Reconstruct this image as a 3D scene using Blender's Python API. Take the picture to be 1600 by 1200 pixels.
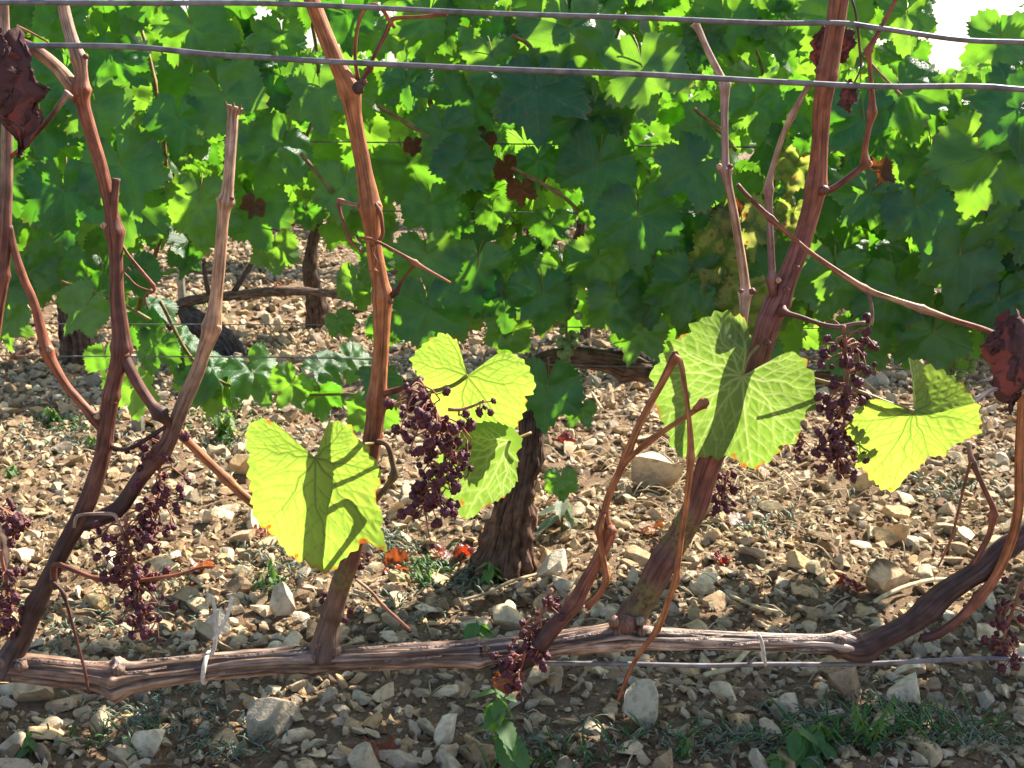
import bpy, math, random
import numpy as np
from mathutils import Vector, Matrix, Euler

for o in list(bpy.data.objects):
    bpy.data.objects.remove(o)
SC = bpy.context.scene
COL = SC.collection
R = math.radians

# ------------------------------------------------------------------ camera
H, PITCH, FPX = 0.8957, R(13.64), 1937.0
cam_d = bpy.data.cameras.new('camera'); cam = bpy.data.objects.new('camera', cam_d); COL.objects.link(cam)
cam.location = (0, 0, H); cam.rotation_euler = (R(90) - PITCH, 0, 0)
cam_d.sensor_width = 36.0; cam_d.lens = FPX / 1600 * 36.0
cam_d.clip_start = 0.05; cam_d.clip_end = 2000
cam_d.dof.use_dof = True; cam_d.dof.focus_distance = 1.17; cam_d.dof.aperture_fstop = 30
SC.camera = cam

# ------------------------------------------------------------------ sky, sun, exposure
SUN_EL, SUN_AZ = R(42), R(45)          # azimuth measured from +Y towards +X
w = bpy.data.worlds.new('World'); SC.world = w; w.use_nodes = True
nt = w.node_tree
sky = nt.nodes.new('ShaderNodeTexSky'); sky.sky_type = 'NISHITA'; sky.sun_disc = False
sky.sun_elevation = SUN_EL; sky.sun_rotation = SUN_AZ; sky.air_density = 1.0; sky.dust_density = 1.6
nt.links.new(sky.outputs[0], nt.nodes['Background'].inputs[0])
nt.nodes['Background'].inputs[1].default_value = 0.09
sd = bpy.data.lights.new('sun', 'SUN'); sd.energy = 5.0; sd.angle = R(0.5); sd.color = (1, 0.92, 0.80)
sun = bpy.data.objects.new('sun', sd); COL.objects.link(sun); sun.location = (1, 3, 4)
SUNV = Vector((math.sin(SUN_AZ) * math.cos(SUN_EL), math.cos(SUN_AZ) * math.cos(SUN_EL), math.sin(SUN_EL)))
sun.rotation_euler = SUNV.to_track_quat('Z', 'Y').to_euler()
vs = SC.view_settings
vs.view_transform = 'Standard'; vs.look = 'None'; vs.exposure = 1.72; vs.gamma = 1.0; vs.use_curve_mapping = False
SC.render.engine = 'CYCLES'
SC.cycles.use_denoising = True
SC.cycles.max_bounces = 8; SC.cycles.diffuse_bounces = 4; SC.cycles.transmission_bounces = 4

# ------------------------------------------------------------------ measuring helpers
CP, SP = math.cos(PITCH), math.sin(PITCH)

def at(px, py, Y):
    """world point of photo pixel (1600x1200) on the upright plane at distance Y, and the metres one pixel spans there"""
    a, b = (px - 800) / FPX, (600 - py) / FPX
    t = Y / (CP + SP * b)
    return Vector((a * t, Y, H + t * (-SP + CP * b))), t / FPX

def on_ground(px, py, z=0.0):
    a, b = (px - 800) / FPX, (600 - py) / FPX
    t = (z - H) / (-SP + CP * b)
    return Vector((a * t, t * (CP + SP * b), z)), t / FPX

def project(x, y, z):
    x, y, z = np.asarray(x, float), np.asarray(y, float), np.asarray(z, float) - H
    d = y * CP - z * SP; u = y * SP + z * CP
    return 800 + FPX * x / d, 600 - FPX * u / d, d

# ------------------------------------------------------------------ noise
def _hash(ix, iy, iz, seed):
    n = (ix.astype(np.int64) * 374761393 + iy.astype(np.int64) * 668265263 + iz.astype(np.int64) * 2147483647 + seed * 974634533) & 0xffffffff
    n = ((n ^ (n >> 13)) * 1274126177) & 0xffffffff
    n = ((n ^ (n >> 16)) * 2246822519) & 0xffffffff
    return ((n ^ (n >> 15)) & 0xffff) / 32767.5 - 1.0

def vnoise(p, scale=1.0, seed=0):
    p = np.asarray(p, float) * scale
    i = np.floor(p).astype(np.int64); f = p - i; f = f * f * (3 - 2 * f)
    out = 0
    for dx in (0, 1):
        wx = f[:, 0] if dx else 1 - f[:, 0]
        for dy in (0, 1):
            wy = f[:, 1] if dy else 1 - f[:, 1]
            for dz in (0, 1):
                wz = f[:, 2] if dz else 1 - f[:, 2]
                out = out + wx * wy * wz * _hash(i[:, 0] + dx, i[:, 1] + dy, i[:, 2] + dz, seed)
    return out

def fbm(p, scale, seed=0, octaves=3, gain=0.5):
    out, a = 0, 1.0
    for k in range(octaves):
        out = out + a * vnoise(p, scale * 2.03 ** k, seed + k * 17); a *= gain
    return out

def ground_z(x, y):
    x, y = np.atleast_1d(np.asarray(x, float)), np.atleast_1d(np.asarray(y, float))
    p = np.stack([x, y, np.zeros_like(x)], 1)
    near = np.clip((y + 1) / 1.0, 0, 1) * np.clip((9 - y) / 3, 0, 1)
    return (0.014 * fbm(p, 4.0, 3, 2) + 0.008 * fbm(p, 22.0, 9, 3)) * near

def gz(x, y):
    return float(ground_z(x, y)[0])

# ------------------------------------------------------------------ mesh helpers
def mesh_data(name, v, f, mats, attrs=None, smooth=True, mat_index=None):
    """v (n,3); f: list/array of equal-size faces, or list of such arrays"""
    me = bpy.data.meshes.new(name)
    v = np.asarray(v, np.float32)
    groups = f if isinstance(f, list) and len(f) and isinstance(f[0], np.ndarray) else [np.asarray(f)]
    groups = [g for g in groups if len(g)]
    loops = np.concatenate([g.ravel() for g in groups]).astype(np.int32)
    totals = np.concatenate([np.full(len(g), g.shape[1]) for g in groups]).astype(np.int32)
    starts = np.concatenate([[0], np.cumsum(totals)[:-1]]).astype(np.int32)
    me.vertices.add(len(v)); me.vertices.foreach_set('co', v.ravel())
    me.loops.add(len(loops)); me.loops.foreach_set('vertex_index', loops)
    me.polygons.add(len(totals)); me.polygons.foreach_set('loop_start', starts); me.polygons.foreach_set('loop_total', totals)
    me.polygons.foreach_set('use_smooth', np.full(len(totals), bool(smooth)))
    for m in mats if isinstance(mats, (list, tuple)) else [mats]:
        me.materials.append(m)
    if mat_index is not None:
        me.polygons.foreach_set('material_index', np.asarray(mat_index, np.int32))
    for k, a in (attrs or {}).items():
        a = np.asarray(a, np.float32)
        if a.ndim == 1:
            at_ = me.attributes.new(k, 'FLOAT', 'POINT'); at_.data.foreach_set('value', a)
        elif k == 'tint':
            at_ = me.attributes.new(k, 'FLOAT_COLOR', 'POINT')
            if a.shape[1] == 3:
                a = np.concatenate([a, np.ones((len(a), 1), np.float32)], 1)
            at_.data.foreach_set('color', a.ravel())
        else:
            at_ = me.attributes.new(k, 'FLOAT_VECTOR', 'POINT'); at_.data.foreach_set('vector', a.ravel())
    me.update(calc_edges=True); me.validate()
    return me

def link(name, data, parent=None, loc=(0, 0, 0), rot=None, scale=None):
    o = bpy.data.objects.new(name, data)
    COL.objects.link(o)
    if parent is not None:
        o.parent = parent
    o.location = loc
    if rot is not None:
        o.rotation_euler = rot
    if scale is not None:
        o.scale = scale
    return o

def wloc(o):
    v = Vector((0, 0, 0))
    while o is not None:
        v += o.location; o = o.parent
    return v

def place(name, v, f, mats, parent=None, attrs=None, smooth=True, origin=None, mat_index=None):
    """vertices in world space -> object with its origin at ORIGIN (default: first vertex), below PARENT (parents are never rotated)"""
    v = np.asarray(v, float)
    og = Vector(origin) if origin is not None else Vector(v[0])
    me = mesh_data(name, v - np.array(og), f, mats, attrs, smooth, mat_index)
    return link(name, me, parent, og - (wloc(parent) if parent is not None else Vector((0, 0, 0))))

def tag(o, label=None, cat=None, group=None, kind=None):
    if label: o['label'] = label
    if cat: o['category'] = cat
    if group: o['group'] = group
    if kind: o['kind'] = kind
    return o

def thing(name, loc, label, cat, group=None):
    return tag(link(name, None, None, loc), label, cat, group)

def catmull(P, n_per):
    P = np.asarray(P, float)
    Q = np.vstack([2 * P[0] - P[1], P, 2 * P[-1] - P[-2]])
    out = []
    for i in range(1, len(Q) - 2):
        n = n_per[i - 1] if hasattr(n_per, '__len__') else n_per
        t = np.linspace(0, 1, n, endpoint=False)[:, None]
        p0, p1, p2, p3 = Q[i - 1], Q[i], Q[i + 1], Q[i + 2]
        out.append(0.5 * ((2 * p1) + (-p0 + p2) * t + (2 * p0 - 5 * p1 + 4 * p2 - p3) * t ** 2 + (-p0 + 3 * p1 - 3 * p2 + p3) * t ** 3))
    out.append(Q[-2][None])
    return np.vstack(out)

def tube(pts, rad, seg=12, step=0.006, nodes=(), wob=0.0, ridge=0.0, nridge=9, seed=0, flat_ends=True, tints=None):
    """pts (n,3) control points, rad (n) radii; nodes: (control index, swell, width m). Returns v, [quads, ngons], attrs"""
    pts = np.asarray(pts, float); rad = np.asarray(rad, float)
    L = np.linalg.norm(np.diff(pts, axis=0), axis=1)
    n_per = [max(2, int(math.ceil(l / step))) for l in L]
    C = catmull(np.hstack([pts, rad[:, None], np.arange(len(pts))[:, None]]), n_per)
    P, r, ci = C[:, :3], np.maximum(C[:, 3], rad.min() * 0.5), np.clip(C[:, 4], 0, len(pts) - 1)
    d = np.gradient(P, axis=0); d /= np.linalg.norm(d, axis=1)[:, None] + 1e-12
    s = np.concatenate([[0], np.cumsum(np.linalg.norm(np.diff(P, axis=0), axis=1))])
    cum = np.concatenate([[0], np.cumsum(L)])
    for (k, amp, width) in nodes:
        s0 = np.interp(k, np.arange(len(pts)), s[np.searchsorted(ci, np.arange(len(pts))).clip(0, len(s) - 1)])
        r = r * (1 + 1.35 * amp * np.exp(-(np.abs(s - s0) / width) ** 1.5))
    nrm = np.zeros_like(P); u = np.array([0, 1.0, 0]) if abs(d[0][1]) < 0.9 else np.array([1.0, 0, 0])
    for i in range(len(P)):
        u = u - d[i] * np.dot(u, d[i]); u /= np.linalg.norm(u) + 1e-12; nrm[i] = u
    b = np.cross(d, nrm)
    a = np.arange(seg) / seg * 2 * math.pi
    ca, sa = np.cos(a), np.sin(a)
    n = len(P)
    rr = np.repeat(r[:, None], seg, 1)
    if wob or ridge:
        q = np.stack([np.tile(ca, n) * 1.2, np.tile(sa, n) * 1.2, np.repeat(s, seg) * 45], 1)
        if wob:
            rr = rr * (1 + wob * fbm(q, 1.0, seed, 2).reshape(n, seg))
        if ridge:
            q2 = np.stack([np.tile(ca, n) * nridge / 3, np.tile(sa, n) * nridge / 3, np.repeat(s, seg) * 9], 1)
            rr = rr * (1 + ridge * fbm(q2, 1.0, seed + 5, 3).reshape(n, seg))
    v = P[:, None, :] + rr[:, :, None] * (nrm[:, None, :] * ca[None, :, None] + b[:, None, :] * sa[None, :, None])
    v = v.reshape(-1, 3)
    i = np.arange(n - 1)[:, None] * seg; j = np.arange(seg)[None, :]; j2 = (j + 1) % seg
    q = np.stack([i + j, i + j2, i + seg + j2, i + seg + j], -1).reshape(-1, 4)
    caps = np.array([np.arange(seg)[::-1], (n - 1) * seg + np.arange(seg)])
    grain = np.stack([np.tile(ca, n) * r.mean() * 1.0, np.tile(sa, n) * r.mean(), np.repeat(s, seg)], 1)
    attrs = {'grain': grain}
    if tints is not None:
        t = np.asarray([c[:3] for c in tints], float)
        x = np.linspace(0, len(pts) - 1, len(t))
        tc = np.stack([np.interp(ci, x, t[:, k]) for k in range(3)], 1)
        attrs['tint'] = np.repeat(tc, seg, 0)
    return v, [q, caps], attrs

def merge(parts):
    """[(v, [faces...], attrs)] -> one"""
    V, F, A, off = [], {}, {}, 0
    for v, f, a in parts:
        V.append(v)
        for g in (f if isinstance(f, list) else [f]):
            F.setdefault(g.shape[1], []).append(np.asarray(g) + off)
        for k, x in a.items():
            A.setdefault(k, []).append(x)
        off += len(v)
    return np.vstack(V), [np.vstack(g) for g in F.values()], {k: np.concatenate(x) for k, x in A.items()}

# ------------------------------------------------------------------ materials
def new_mat(name):
    m = bpy.data.materials.new(name); m.use_nodes = True
    n = m.node_tree; b = n.nodes['Principled BSDF']
    return m, n, b

def N(n, kind, **kw):
    x = n.nodes.new(kind)
    for k, v in kw.items():
        if k.startswith('i_'):
            key = k[2:]; x.inputs[int(key) if key.isdigit() else key].default_value = v
        else:
            setattr(x, k, v)
    return x

def ramp(n, stops, fac=None, interp='LINEAR'):
    r = n.nodes.new('ShaderNodeValToRGB'); r.color_ramp.interpolation = interp
    e = r.color_ramp.elements
    while len(e) < len(stops): e.new(0.5)
    for k, (p, c) in enumerate(stops):
        e[k].position = p; e[k].color = (*c, 1) if len(c) == 3 else c
    if fac is not None: n.links.new(fac, r.inputs[0])
    return r

def mixc(n, a, b, fac, mode='MIX'):
    x = n.nodes.new('ShaderNodeMix'); x.data_type = 'RGBA'; x.blend_type = mode
    for s, val in ((x.inputs[0], fac), (x.inputs[6], a), (x.inputs[7], b)):
        if hasattr(val, 'is_linked'): n.links.new(val, s)
        elif isinstance(val, (int, float)): s.default_value = val
        else: s.default_value = (*val, 1)
    return x.outputs[2]

def math_(n, op, a, b=None, clamp=False):
    x = n.nodes.new('ShaderNodeMath'); x.operation = op; x.use_clamp = clamp
    for s, val in ((x.inputs[0], a), (x.inputs[1], b)):
        if val is None: continue
        if hasattr(val, 'is_linked'): n.links.new(val, s)
        else: s.default_value = val
    return x.outputs[0]

def bump(n, b, h, strength=0.4, dist=0.002):
    x = N(n, 'ShaderNodeBump'); x.inputs['Strength'].default_value = strength; x.inputs['Distance'].default_value = dist
    n.links.new(h, x.inputs['Height']); n.links.new(x.outputs[0], b.inputs['Normal']); return x

def attr(n, name):
    x = n.nodes.new('ShaderNodeAttribute'); x.attribute_name = name; return x

def bark_material(name, streak=0.75, rough=0.6, spec=0.3, fine=1.0, moss=False, bumpd=0.0016):
    m, n, b = new_mat(name)
    g = attr(n, 'grain'); t = attr(n, 'tint')
    mp = N(n, 'ShaderNodeMapping'); n.links.new(g.outputs['Vector'], mp.inputs[0]); mp.inputs['Scale'].default_value = (420 * fine, 420 * fine, 22)
    no = N(n, 'ShaderNodeTexNoise', i_Scale=1.0, i_Detail=4.0, i_Roughness=0.6); n.links.new(mp.outputs[0], no.inputs[0])
    mp2 = N(n, 'ShaderNodeMapping'); n.links.new(g.outputs['Vector'], mp2.inputs[0]); mp2.inputs['Scale'].default_value = (90, 90, 60)
    no2 = N(n, 'ShaderNodeTexNoise', i_Scale=1.0, i_Detail=3.0); n.links.new(mp2.outputs[0], no2.inputs[0])
    s = ramp(n, [(0.34, (0.26, 0.21, 0.19)), (0.5, (1, 1, 1)), (0.70, (1.75, 1.68, 1.6))], no.outputs[0])
    c = mixc(n, t.outputs['Color'], s.outputs[0], streak, 'MULTIPLY')
    s2 = ramp(n, [(0.36, (0.5, 0.42, 0.4)), (0.62, (1.2, 1.18, 1.15))], no2.outputs[0])
    c = mixc(n, c, s2.outputs[0], 0.7, 'MULTIPLY')
    if moss:
        mo = attr(n, 'moss')
        mn = N(n, 'ShaderNodeTexNoise', i_Scale=170.0, i_Detail=8.0, i_Roughness=0.75); n.links.new(g.outputs['Vector'], mn.inputs[0])
        f = math_(n, 'MULTIPLY', mo.outputs['Fac'], math_(n, 'MULTIPLY', math_(n, 'SUBTRACT', mn.outputs[0], 0.42), 5.0, True), True)
        c = mixc(n, c, (0.19, 0.205, 0.035), math_(n, 'MULTIPLY', f, 1.0, True))
    n.links.new(c, b.inputs['Base Color']); b.inputs['Roughness'].default_value = rough; b.inputs['Specular IOR Level'].default_value = spec
    bump(n, b, no.outputs[0], 0.7, bumpd)
    return m

def leaf_material(name, front, back, trans, fac=0.5, mottled=False, rough=0.42, vein_c=(0.13, 0.17, 0.05), vein_t=0.55, big=60.0, spec=0.45, bump_k=0.5, vein_tc=(0.12, 0.2, 0.02)):
    """front/back: reflectance ranges for the two faces, trans: transmitted colour range"""
    m, n, b = new_mat(name)
    oi = N(n, 'ShaderNodeObjectInfo'); ra = attr(n, 'rnd'); ve = attr(n, 'vein'); dr = attr(n, 'dry')
    r = math_(n, 'FRACT', math_(n, 'ADD', oi.outputs['Random'], ra.outputs['Fac']))
    tc = N(n, 'ShaderNodeTexCoord')
    no = N(n, 'ShaderNodeTexNoise', i_Scale=big * 0.35, i_Detail=3.0); n.links.new(tc.outputs['Object'], no.inputs[0])
    no2 = N(n, 'ShaderNodeTexNoise', i_Scale=big * 4, i_Detail=2.0); n.links.new(tc.outputs['Object'], no2.inputs[0])
    cf = ramp(n, [(0, front[0]), (1, front[1])], r); cb = ramp(n, [(0, back[0]), (1, back[1])], r); ct = ramp(n, [(0, trans[0]), (1, trans[1])], r)
    ge = N(n, 'ShaderNodeNewGeometry')
    base = mixc(n, cf.outputs[0], cb.outputs[0], ge.outputs['Backfacing'])
    blot = ramp(n, [(0.3, (0.66, 0.72, 0.62)), (0.7, (1.25, 1.17, 1.2))], no.outputs[0])
    base = mixc(n, base, blot.outputs[0], 0.8, 'MULTIPLY')
    tr = mixc(n, ct.outputs[0], blot.outputs[0], 0.55, 'MULTIPLY')
    rb = attr(n, 'rib'); sx = N(n, 'ShaderNodeSeparateXYZ'); n.links.new(rb.outputs['Vector'], sx.inputs[0])
    ph = math_(n, 'FRACT', math_(n, 'MULTIPLY', math_(n, 'SUBTRACT', sx.outputs['Y'], math_(n, 'MULTIPLY', sx.outputs['X'], 0.8)), 6.5))
    fine = math_(n, 'MULTIPLY', math_(n, 'SUBTRACT', 1.0, math_(n, 'MULTIPLY', math_(n, 'ABSOLUTE', math_(n, 'SUBTRACT', ph, 0.5)), 12.0), True), math_(n, 'GREATER_THAN', sx.outputs['Y'], 0.05), True)
    base = mixc(n, base, vein_c, math_(n, 'MULTIPLY', fine, 0.42))
    tr = mixc(n, tr, (0.12, 0.2, 0.02), math_(n, 'MULTIPLY', fine, 0.35))
    base = mixc(n, base, vein_c, math_(n, 'MULTIPLY', ve.outputs['Fac'], 0.85))
    tr = mixc(n, tr, vein_tc, math_(n, 'MULTIPLY', ve.outputs['Fac'], vein_t))
    dryc = ramp(n, [(0.3, (0.16, 0.045, 0.02)), (0.7, (0.38, 0.15, 0.04))], no2.outputs[0])
    df = dr.outputs['Fac']
    v2 = N(n, 'ShaderNodeTexVoronoi', i_Scale=big * 0.75); n.links.new(tc.outputs['Object'], v2.inputs['Vector'])
    sepc = N(n, 'ShaderNodeSeparateColor'); n.links.new(v2.outputs['Color'], sepc.inputs[0])
    spot = math_(n, 'MULTIPLY', math_(n, 'LESS_THAN', math_(n, 'ADD', v2.outputs['Distance'], math_(n, 'MULTIPLY', no2.outputs[0], 0.12)), 0.17), math_(n, 'GREATER_THAN', sepc.outputs[0], 0.86))
    df = math_(n, 'MAXIMUM', df, math_(n, 'MULTIPLY', spot, 0.75))
    if mottled:
        vo = N(n, 'ShaderNodeTexVoronoi', i_Scale=big * 0.3)
        wv = N(n, 'ShaderNodeVectorMath', operation='MULTIPLY_ADD'); n.links.new(no.outputs['Color'], wv.inputs[0]); wv.inputs[1].default_value = (0.7, 0.7, 0.7); n.links.new(tc.outputs['Object'], wv.inputs[2])
        n.links.new(wv.outputs[0], vo.inputs['Vector'])
        dd = math_(n, 'ADD', vo.outputs['Distance'], math_(n, 'MULTIPLY', math_(n, 'SUBTRACT', no.outputs[0], 0.5), 0.9))
        yel = ramp(n, [(0.36, (1, 1, 1)), (0.62, (0, 0, 0))], dd)
        core = ramp(n, [(0.06, (1, 1, 1)), (0.16, (0, 0, 0))], dd)
        base = mixc(n, base, (0.27, 0.28, 0.07), yel.outputs[0]); tr = mixc(n, tr, (0.5, 0.52, 0.1), yel.outputs[0])
        df = math_(n, 'MAXIMUM', df, core.outputs[0])
    base = mixc(n, base, dryc.outputs[0], df); tr = mixc(n, tr, (0.45, 0.10, 0.01), df)
    n.links.new(base, b.inputs['Base Color']); b.inputs['Roughness'].default_value = rough; b.inputs['Specular IOR Level'].default_value = spec
    bp = bump(n, b, math_(n, 'ADD', math_(n, 'MULTIPLY', no2.outputs[0], 0.6), math_(n, 'ADD', math_(n, 'MULTIPLY', fine, -0.8), math_(n, 'MULTIPLY', ve.outputs['Fac'], -0.8))), bump_k, 0.0015 if big > 20 else 0.02)
    tl = N(n, 'ShaderNodeBsdfTranslucent'); n.links.new(tr, tl.inputs[0])
    mx = N(n, 'ShaderNodeMixShader'); mx.inputs[0].default_value = fac
    n.links.new(b.outputs[0], mx.inputs[1]); n.links.new(tl.outputs[0], mx.inputs[2])
    n.links.new(mx.outputs[0], n.nodes['Material Output'].inputs[0])
    return m

def plain(name, c, rough=0.6, spec=0.3, noise=60.0, var=0.35, metal=0.0):
    m, n, b = new_mat(name)
    tc = N(n, 'ShaderNodeTexCoord'); no = N(n, 'ShaderNodeTexNoise', i_Scale=noise, i_Detail=4.0); n.links.new(tc.outputs['Object'], no.inputs[0])
    oi = N(n, 'ShaderNodeObjectInfo')
    s = ramp(n, [(0.3, (1 - var,) * 3), (0.7, (1 + var,) * 3)], no.outputs[0])
    c2 = mixc(n, c, s.outputs[0], 1.0, 'MULTIPLY')
    k = math_(n, 'ADD', math_(n, 'MULTIPLY', oi.outputs['Random'], 0.3), 0.85)
    x = N(n, 'ShaderNodeVectorMath', operation='SCALE'); n.links.new(c2, x.inputs[0]); n.links.new(k, x.inputs['Scale'])
    n.links.new(x.outputs[0], b.inputs['Base Color']); b.inputs['Roughness'].default_value = rough; b.inputs['Specular IOR Level'].default_value = spec; b.inputs['Metallic'].default_value = metal
    bump(n, b, no.outputs[0], 0.5, 0.001)
    return m

M = {}
M['cane'] = bark_material('cane_bark', moss=True)
M['old_wood'] = bark_material('old_vine_bark', streak=0.95, rough=0.85, spec=0.15, fine=0.55, bumpd=0.004, moss=True)
M['cordon'] = bark_material('peeling_cordon_bark', streak=0.95, rough=0.48, spec=0.5, fine=0.8, bumpd=0.003)
M['leaf'] = leaf_material('vine_leaf', ((0.012, 0.064, 0.032), (0.03, 0.115, 0.04)), ((0.04, 0.10, 0.045), (0.06, 0.13, 0.045)), ((0.13, 0.46, 0.015), (0.34, 0.68, 0.04)), 0.38, big=8.0, rough=0.42, spec=0.55, bump_k=0.25, vein_c=(0.16, 0.21, 0.07))
M['mottled'] = leaf_material('mottled_vine_leaf', ((0.03, 0.07, 0.02), (0.06, 0.1, 0.02)), ((0.09, 0.13, 0.06), (0.11, 0.15, 0.06)), ((0.25, 0.42, 0.03), (0.4, 0.5, 0.05)), 0.5, mottled=True, big=8.0)
M['red_leaf'] = leaf_material('reddened_vine_leaf', ((0.09, 0.03, 0.015), (0.14, 0.05, 0.02)), ((0.13, 0.06, 0.03), (0.16, 0.08, 0.04)), ((0.22, 0.05, 0.01), (0.3, 0.09, 0.015)), 0.3, big=8.0)
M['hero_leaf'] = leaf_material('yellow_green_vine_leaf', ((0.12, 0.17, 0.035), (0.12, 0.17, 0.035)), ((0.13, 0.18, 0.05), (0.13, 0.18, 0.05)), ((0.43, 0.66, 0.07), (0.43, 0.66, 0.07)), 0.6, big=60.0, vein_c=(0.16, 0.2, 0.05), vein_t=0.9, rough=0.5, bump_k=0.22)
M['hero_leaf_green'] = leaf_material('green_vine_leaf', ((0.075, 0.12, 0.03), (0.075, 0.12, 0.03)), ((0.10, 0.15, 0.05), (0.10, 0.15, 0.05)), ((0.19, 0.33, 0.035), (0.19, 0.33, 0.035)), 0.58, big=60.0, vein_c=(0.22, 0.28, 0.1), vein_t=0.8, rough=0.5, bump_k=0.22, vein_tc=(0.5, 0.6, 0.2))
M['dead_leaf'] = leaf_material('withered_leaf', ((0.055, 0.023, 0.025), (0.068, 0.027, 0.027)), ((0.085, 0.04, 0.042), (0.1, 0.047, 0.045)), ((0.10, 0.018, 0.012), (0.12, 0.02, 0.014)), 0.14, big=60.0, rough=0.7, spec=0.15, vein_c=(0.18, 0.1, 0.07))
M['fallen'] = leaf_material('fallen_leaf', ((0.2, 0.05, 0.02), (0.28, 0.1, 0.04)), ((0.26, 0.1, 0.05), (0.3, 0.13, 0.07)), ((0.55, 0.1, 0.01), (0.6, 0.2, 0.02)), 0.35, big=30.0, rough=0.4, vein_c=(0.3, 0.16, 0.08))
M['fallen_dark'] = leaf_material('fallen_dark_leaf', ((0.12, 0.018, 0.015), (0.16, 0.03, 0.02)), ((0.16, 0.04, 0.03), (0.18, 0.06, 0.04)), ((0.5, 0.03, 0.01), (0.5, 0.05, 0.01)), 0.3, big=30.0, rough=0.35, vein_c=(0.2, 0.08, 0.06))
M['fallen_pale'] = leaf_material('fallen_pale_leaf', ((0.36, 0.25, 0.2), (0.4, 0.3, 0.22)), ((0.4, 0.3, 0.25), (0.42, 0.32, 0.26)), ((0.5, 0.3, 0.15), (0.5, 0.35, 0.2)), 0.3, big=30.0, vein_c=(0.3, 0.2, 0.15))
M['weed'] = leaf_material('weed_leaf', ((0.045, 0.14, 0.045), (0.07, 0.18, 0.05)), ((0.07, 0.16, 0.06), (0.08, 0.15, 0.07)), ((0.2, 0.45, 0.04), (0.3, 0.5, 0.05)), 0.4, big=60.0)
M['grey_weed'] = leaf_material('grey_green_weed', ((0.16, 0.21, 0.15), (0.24, 0.28, 0.21)), ((0.18, 0.22, 0.17), (0.24, 0.28, 0.21)), ((0.2, 0.28, 0.1), (0.25, 0.33, 0.14)), 0.35, big=60.0)
M['green_stem'] = plain('green_stem', (0.13, 0.17, 0.04), 0.5)
M['petiole'] = plain('petiole', (0.24, 0.17, 0.05), 0.5)
M['berry'] = plain('shrivelled_grape_skin', (0.095, 0.026, 0.034), 0.6, 0.3, 2.2, 0.6)
M['rachis'] = plain('dry_rachis', (0.26, 0.10, 0.06), 0.6, 0.3, 120, 0.5)
M['green_grape'] = plain('green_grape_skin', (0.17, 0.24, 0.06), 0.35, 0.5)
M['wire'] = plain('galvanised_wire', (0.155, 0.14, 0.145), 0.5, 0.4, 70, 0.45, 0.2)
M['tie'] = plain('paper_tie', (0.55, 0.5, 0.43), 0.75, 0.2, 200, 0.25)
M['straw'] = plain('straw', (0.42, 0.34, 0.2), 0.7, 0.2, 40, 0.4)
M['stake'] = plain('weathered_stake_wood', (0.26, 0.24, 0.19), 0.85, 0.1, 30, 0.4)

def stone_material():
    m, n, b = new_mat('limestone')
    t = attr(n, 'tint'); oi = N(n, 'ShaderNodeObjectInfo'); tc = N(n, 'ShaderNodeTexCoord'); ge = N(n, 'ShaderNodeNewGeometry')
    k = math_(n, 'ADD', math_(n, 'MULTIPLY', oi.outputs['Random'], 0.55), 0.72)
    no = N(n, 'ShaderNodeTexNoise', i_Scale=75.0, i_Detail=6.0, i_Roughness=0.65); n.links.new(ge.outputs['Position'], no.inputs[0])
    no2 = N(n, 'ShaderNodeTexNoise', i_Scale=320.0, i_Detail=4.0); n.links.new(ge.outputs['Position'], no2.inputs[0])
    s = ramp(n, [(0.3, (0.62, 0.55, 0.46)), (0.52, (1, 1, 1)), (0.75, (1.15, 1.12, 1.08))], no.outputs[0])
    c = mixc(n, t.outputs['Color'], s.outputs[0], 0.9, 'MULTIPLY')
    x = N(n, 'ShaderNodeVectorMath', operation='SCALE'); n.links.new(c, x.inputs[0]); n.links.new(k, x.inputs['Scale'])
    dirt = ramp(n, [(0.56, (0, 0, 0)), (0.68, (1, 1, 1))], N(n, 'ShaderNodeTexNoise', i_Scale=38.0, i_Detail=5.0).outputs[0])
    n.links.new(ge.outputs['Position'], dirt.inputs[0].links[0].from_node.inputs[0])
    c = mixc(n, x.outputs[0], (0.2, 0.13, 0.075), math_(n, 'MULTIPLY', dirt.outputs[0], 0.5))
    n.links.new(c, b.inputs['Base Color']); b.inputs['Roughness'].default_value = 0.9; b.inputs['Specular IOR Level'].default_value = 0.15
    bump(n, b, math_(n, 'ADD', no.outputs[0], math_(n, 'MULTIPLY', no2.outputs[0], 0.4)), 0.9, 0.004)
    return m
M['stone'] = stone_material()

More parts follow.
